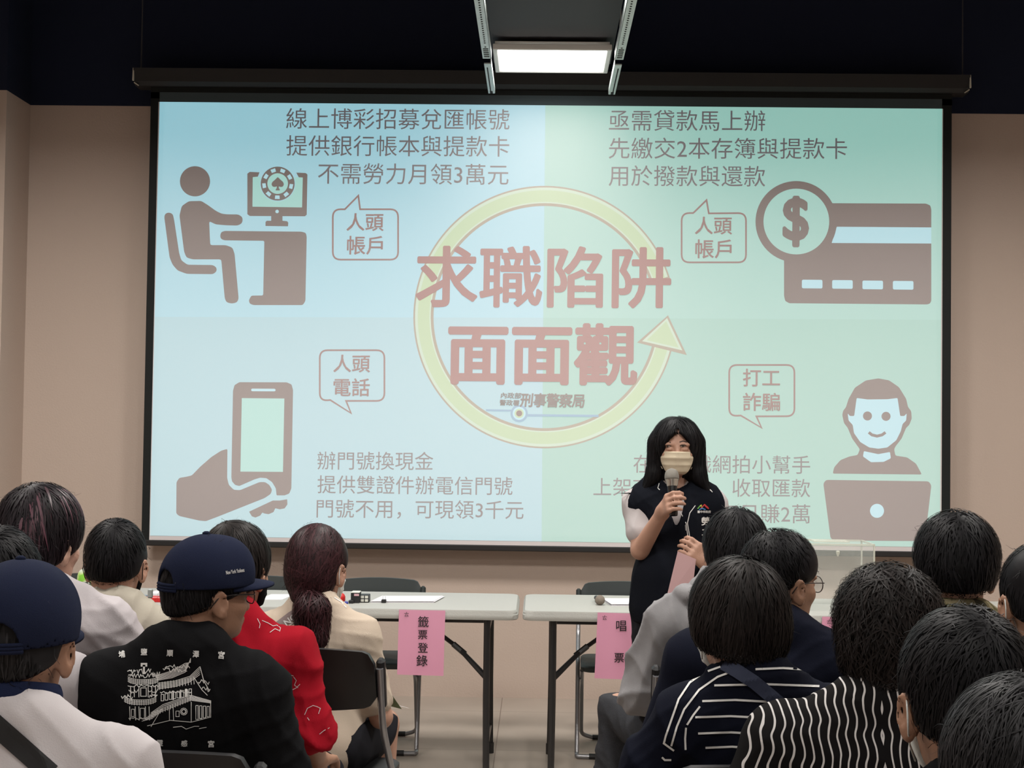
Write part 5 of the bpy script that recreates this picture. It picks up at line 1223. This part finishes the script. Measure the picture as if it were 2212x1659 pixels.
# ------------------------------------------------------------------ the speaker, standing before the tables and facing the seats
VEST = cloth('navy_black_vest', (.0055, .0065, .010), bump=.2); TEE2 = cloth('white_tee_speaker', (.40, .37, .37)); MASKY = cloth('cream_mask_cloth', (.50, .43, .32))
s = Person(1462, 899, 5.45, 'person standing with a microphone, shoulder-length black hair, cream mask and navy vest', yaw=math.pi-.05, byaw=math.pi-.02, hs=.95, skin=SKIN, htop=.122, lean=.03, drop=.018)
s.hipz = .86; M = s.px(1453, 1082, d=5.17)
s.pose(.165, w=.74)
s.hip = [np.array([sx*.085, .0, .84]) for sx in (-1, 1)]; s.kn = [np.array([sx*.10, .02, .47]) for sx in (-1, 1)]; s.an = [np.array([sx*.10, .0, .09]) for sx in (-1, 1)]
s.el = [s.px(1562, 1196, d=5.42), s.px(1383, 1188, d=5.38)]; s.wr = [s.px(1531, 1222, d=5.20), M+np.array([.030, -.078, -.045])]
s.hand = {1: ((-.18, .95, .45), (1, .25, 0), .80), 0: ((.62, .25, .62), (-.35, .85, .1), .62)}
s.body(hf=.004, hc=.005)
bodybv = BVHTree.FromPolygons([tuple(p) for p in s.bodyV], [tuple(q) for q in s.bodyQ.tolist()])
st = dict(p=[('ell', (0, -.008, .020), (.101, .108, .102), .0), ('ell', (0, -.040, -.05), (.098, .070, .10), .03), ('cap', (.084, -.005, .01), (.092, -.005, -.13), .030, .030, .03), ('cap', (-.084, -.005, .01), (-.092, -.005, -.13), .030, .030, .03),
             ('cap', (.092, .0, -.12), (.135, .012, -.192), .028, .010, .02), ('cap', (-.092, .0, -.12), (-.135, .012, -.192), .028, .010, .02), ('cap', (.05, -.06, -.10), (.06, -.06, -.16), .05, .03, .03), ('cap', (-.05, -.06, -.10), (-.06, -.06, -.16), .05, .03, .03)],
          c=[('ell', (0, .110, -.045), (.068, .080, .095), .010, 's'), ('cap', (0, .16, .062), (0, .06, .062), .006, .006, .012, 's'), ('cap', (-.012, .13, .045), (-.045, .10, .002), .014, .014, .01, 's'), ('cap', (.012, .13, .045), (.045, .10, .002), .014, .014, .01, 's'), ('cap', (0, .15, .040), (0, .08, .030), .022, .022, .01, 's')],
          crown=(0, .02, .16), flow=lambda P, c: np.stack([np.sign(P[:, 0])*.55*np.clip(P[:, 2]+.02, 0, 1)*8*.5+np.sign(P[:, 0])*.5*np.clip(-.11-P[:, 2], 0, .1)*10, P[:, 1]*.2-.1, -np.ones(len(P))], 1), steps=13, step=.011, lift=.005, wild=.10)
s.hair(st, 'hair_black', n=4200)
TOPV = s.shirt(TEE2, name='tee_shirt', sleeve=.60, g=.002, sg=.008, amp=.003, neck=.062, h=.006, hem=.80, collar=None)
_sh = [q.copy() for q in s.sh]; s.sh = [q*np.array([.97, 1, 1]) for q in s.sh]; _sw = s.sw; s.sw = .168; zs = s.zs
v = Vol(*[np.arange(a_, b_, .006) for a_, b_ in ((-.26, .26), (-.22, .26), (.76, zs+.10))])
s.torso(v, .022, .04); v.cap((0, .02, .95), (0, .02, .86), .17, .175, .05)
for sx in (-1, 1): v.cap(s.nb+np.array([sx*.06, -.02, .035]), s.nb+np.array([sx*.055, .075, -.025]), .022, .016, .02)
v.cap(s.nb-s.nax*.05, s.nb+s.nax*.15, .066, .070, .006, 's')
v.cap((-.004, .12, zs+.03), (.0, .115, zs-.035), .062, .050, .006, 's'); v.cap((.0, .115, zs-.035), (.004, .125, zs-.15), .050, .008, .006, 's'); v.half((0, 0, -1), (0, 0, .79), .008)
for sx in (-1, 1): v.cap((sx*.243, 0, zs+.09), (sx*.228, 0, zs-.17), .080, .058, .008, 's')
V, Q = v.mesh(); N = vnormals(V, Q); V = folds(V, N, 31, .0035, 22); vest = finish(V, Q, 'vest', VEST, s.root); s.sh = _sh; s.sw = _sw
s.bvh = BVHTree.FromPolygons([tuple(p) for p in V], [tuple(q) for q in Q.tolist()])
s.print_([pstroke([(1466, 1100), (1474, 1114), (1482, 1130), (1486, 1160), (1491, 1200)], 1.7), pstroke([(1502, 1092), (1490, 1108), (1485, 1130), (1490, 1160), (1495, 1200)], 1.7)], WHT, 'zip_piping', .003, vest)
s.print_([pstroke([(1424, 1044), (1421, 1054), (1425, 1058)], 1.6), pstroke([(1521, 1040), (1529, 1052), (1539, 1063)], 1.8)], WHT, 'collar_piping', .003, vest)
s.print_([pstroke([(1481, 1134), (1482, 1146)], 3.2)], m_tube, 'zip_slider', .004, vest)
LG = [('logo_red', (.42, .02, .02), [[(1514, 1098), (1522, 1090), (1530, 1097)], [(1523, 1093), (1531, 1099)]]), ('logo_green', (.10, .32, .05), [[(1507, 1099), (1513, 1092), (1518, 1097)]]), ('logo_blue', (.03, .15, .42), [[(1510, 1101), (1517, 1098), (1524, 1101)]]), ('logo_yellow', (.50, .35, .03), [[(1511, 1094), (1516, 1091)]])]
for nm, c_, ps in LG: s.print_([pstroke(p, 2.2) for p in ps], mat(nm, c_, .7), 'logo', .003, vest)
s.print_([ptext('臺中市政府', 1521, 1105.5, 29, .03), ptext('勞', 1524, 1126, 18, .03), ptext('工', 1524, 1150, 16, .03), ptext('局', 1524, 1173, 17, .03)], WHT, 'lettering', .003, vest)
mask(s, MASKY)
# eyes, lids and brows
EYW = mat('eye_white', (.28, .22, .20), .4); EYD = mat('eye_iris', (.012, .008, .006), .15, spec=.6); BROW = mat('brow_hair', (.05, .034, .027), .8)
s.bvh = bodybv
s.print_([pstroke([(1434, 957), (1441, 954), (1449, 956)], 2.4), pstroke([(1468, 955), (1476, 952.5), (1484, 955)], 2.4)], BROW, 'eyebrow', .0015)
def almond(cx, cy, w, h, t=0.): return [(cx+w*math.cos(a), cy+h*math.sin(a)*(1 if math.sin(a) > 0 else .9)+t*math.cos(a)) for a in np.linspace(0, 2*math.pi, 14, endpoint=False)]
for nm, w, h, m_, off in (('eye_white', 6.2, 2.1, EYW, .0012), ('iris', 2.6, 2.1, EYD, .0020)):
    for cx, cy in ((1442.5, 964.5), (1475.5, 963.6)):
        A_ = almond(cx, cy, w, h); s.print_([(A_, [tuple(range(14))])], m_, nm, off)
for cx, cy in ((1442.5, 962.6), (1475.5, 961.7)): s.print_([pstroke([(cx-7.2, cy+1.6), (cx-3, cy-.6), (cx+3, cy-.6), (cx+7.2, cy+1.4)], 1.6)], EYD, 'eyelid', .0026)
s.trousers(DK, g=.006); s.shoes(SHOE)
# microphone in the right hand
r = empty('microphone', tuple(s.l2w(M)), 0, 'black handheld microphone with a clear-grey head held by the standing speaker', 'microphone')
A, B_ = at(1455, 1114, 5.17), at(1450.5, 1012, 5.215); u = (B_-A)/np.linalg.norm(B_-A); L_ = np.linalg.norm(B_-A)
G = lambda t: A+u*L_*t
b = MB(); b.tube([G(.0), G(.04), G(.12), G(.62)], [.015, .0165, .0165, .0185], 20); b.build('handle', mat('gloss_black', (.006, .006, .007), .15, spec=.6), r, angle=40)
b = MB(); b.tube([G(.115), G(.145)], .0185, 20); b.build('lower_ring', m_galv, r, angle=40)
b = MB(); b.tube([G(.62), G(.64), G(.74), G(.76)], [.019, .021, .024, .026], 24); b.build('silver_collar', mat('bright_steel', (.55, .54, .50), .25, metal=.9), r, angle=40)
b = MB(); b.tube([G(.76+.24*k/8) for k in range(9)], [.0265, .0275, .0275, .027, .026, .0245, .022, .017, .006], 24); b.build('grille', mat('grey_grille', (.20, .185, .16), .5, metal=.3, bump=.5, bscale=900), r, smooth=True)
# pink card in the left hand
yk = 5.13
q = [at(1464, 1191, yk), at(1503.5, 1208, yk+.03), at(1492, 1306, yk+.05), at(1438, 1298, yk)]
r = empty('pink_card', tuple((q[0]+q[2])/2), 0, 'pink sheet of paper held low in the standing speaker\'s left hand', 'paper'); n_ = np.array([0, .0012, 0])
b = MB(); b.add(q+[p+n_ for p in q], [(3, 2, 1, 0), (4, 5, 6, 7), (0, 1, 5, 4), (1, 2, 6, 5), (2, 3, 7, 6), (3, 0, 4, 7)]); b.build('paper', mat('pale_pink_paper', (.56, .36, .37), .75), r)
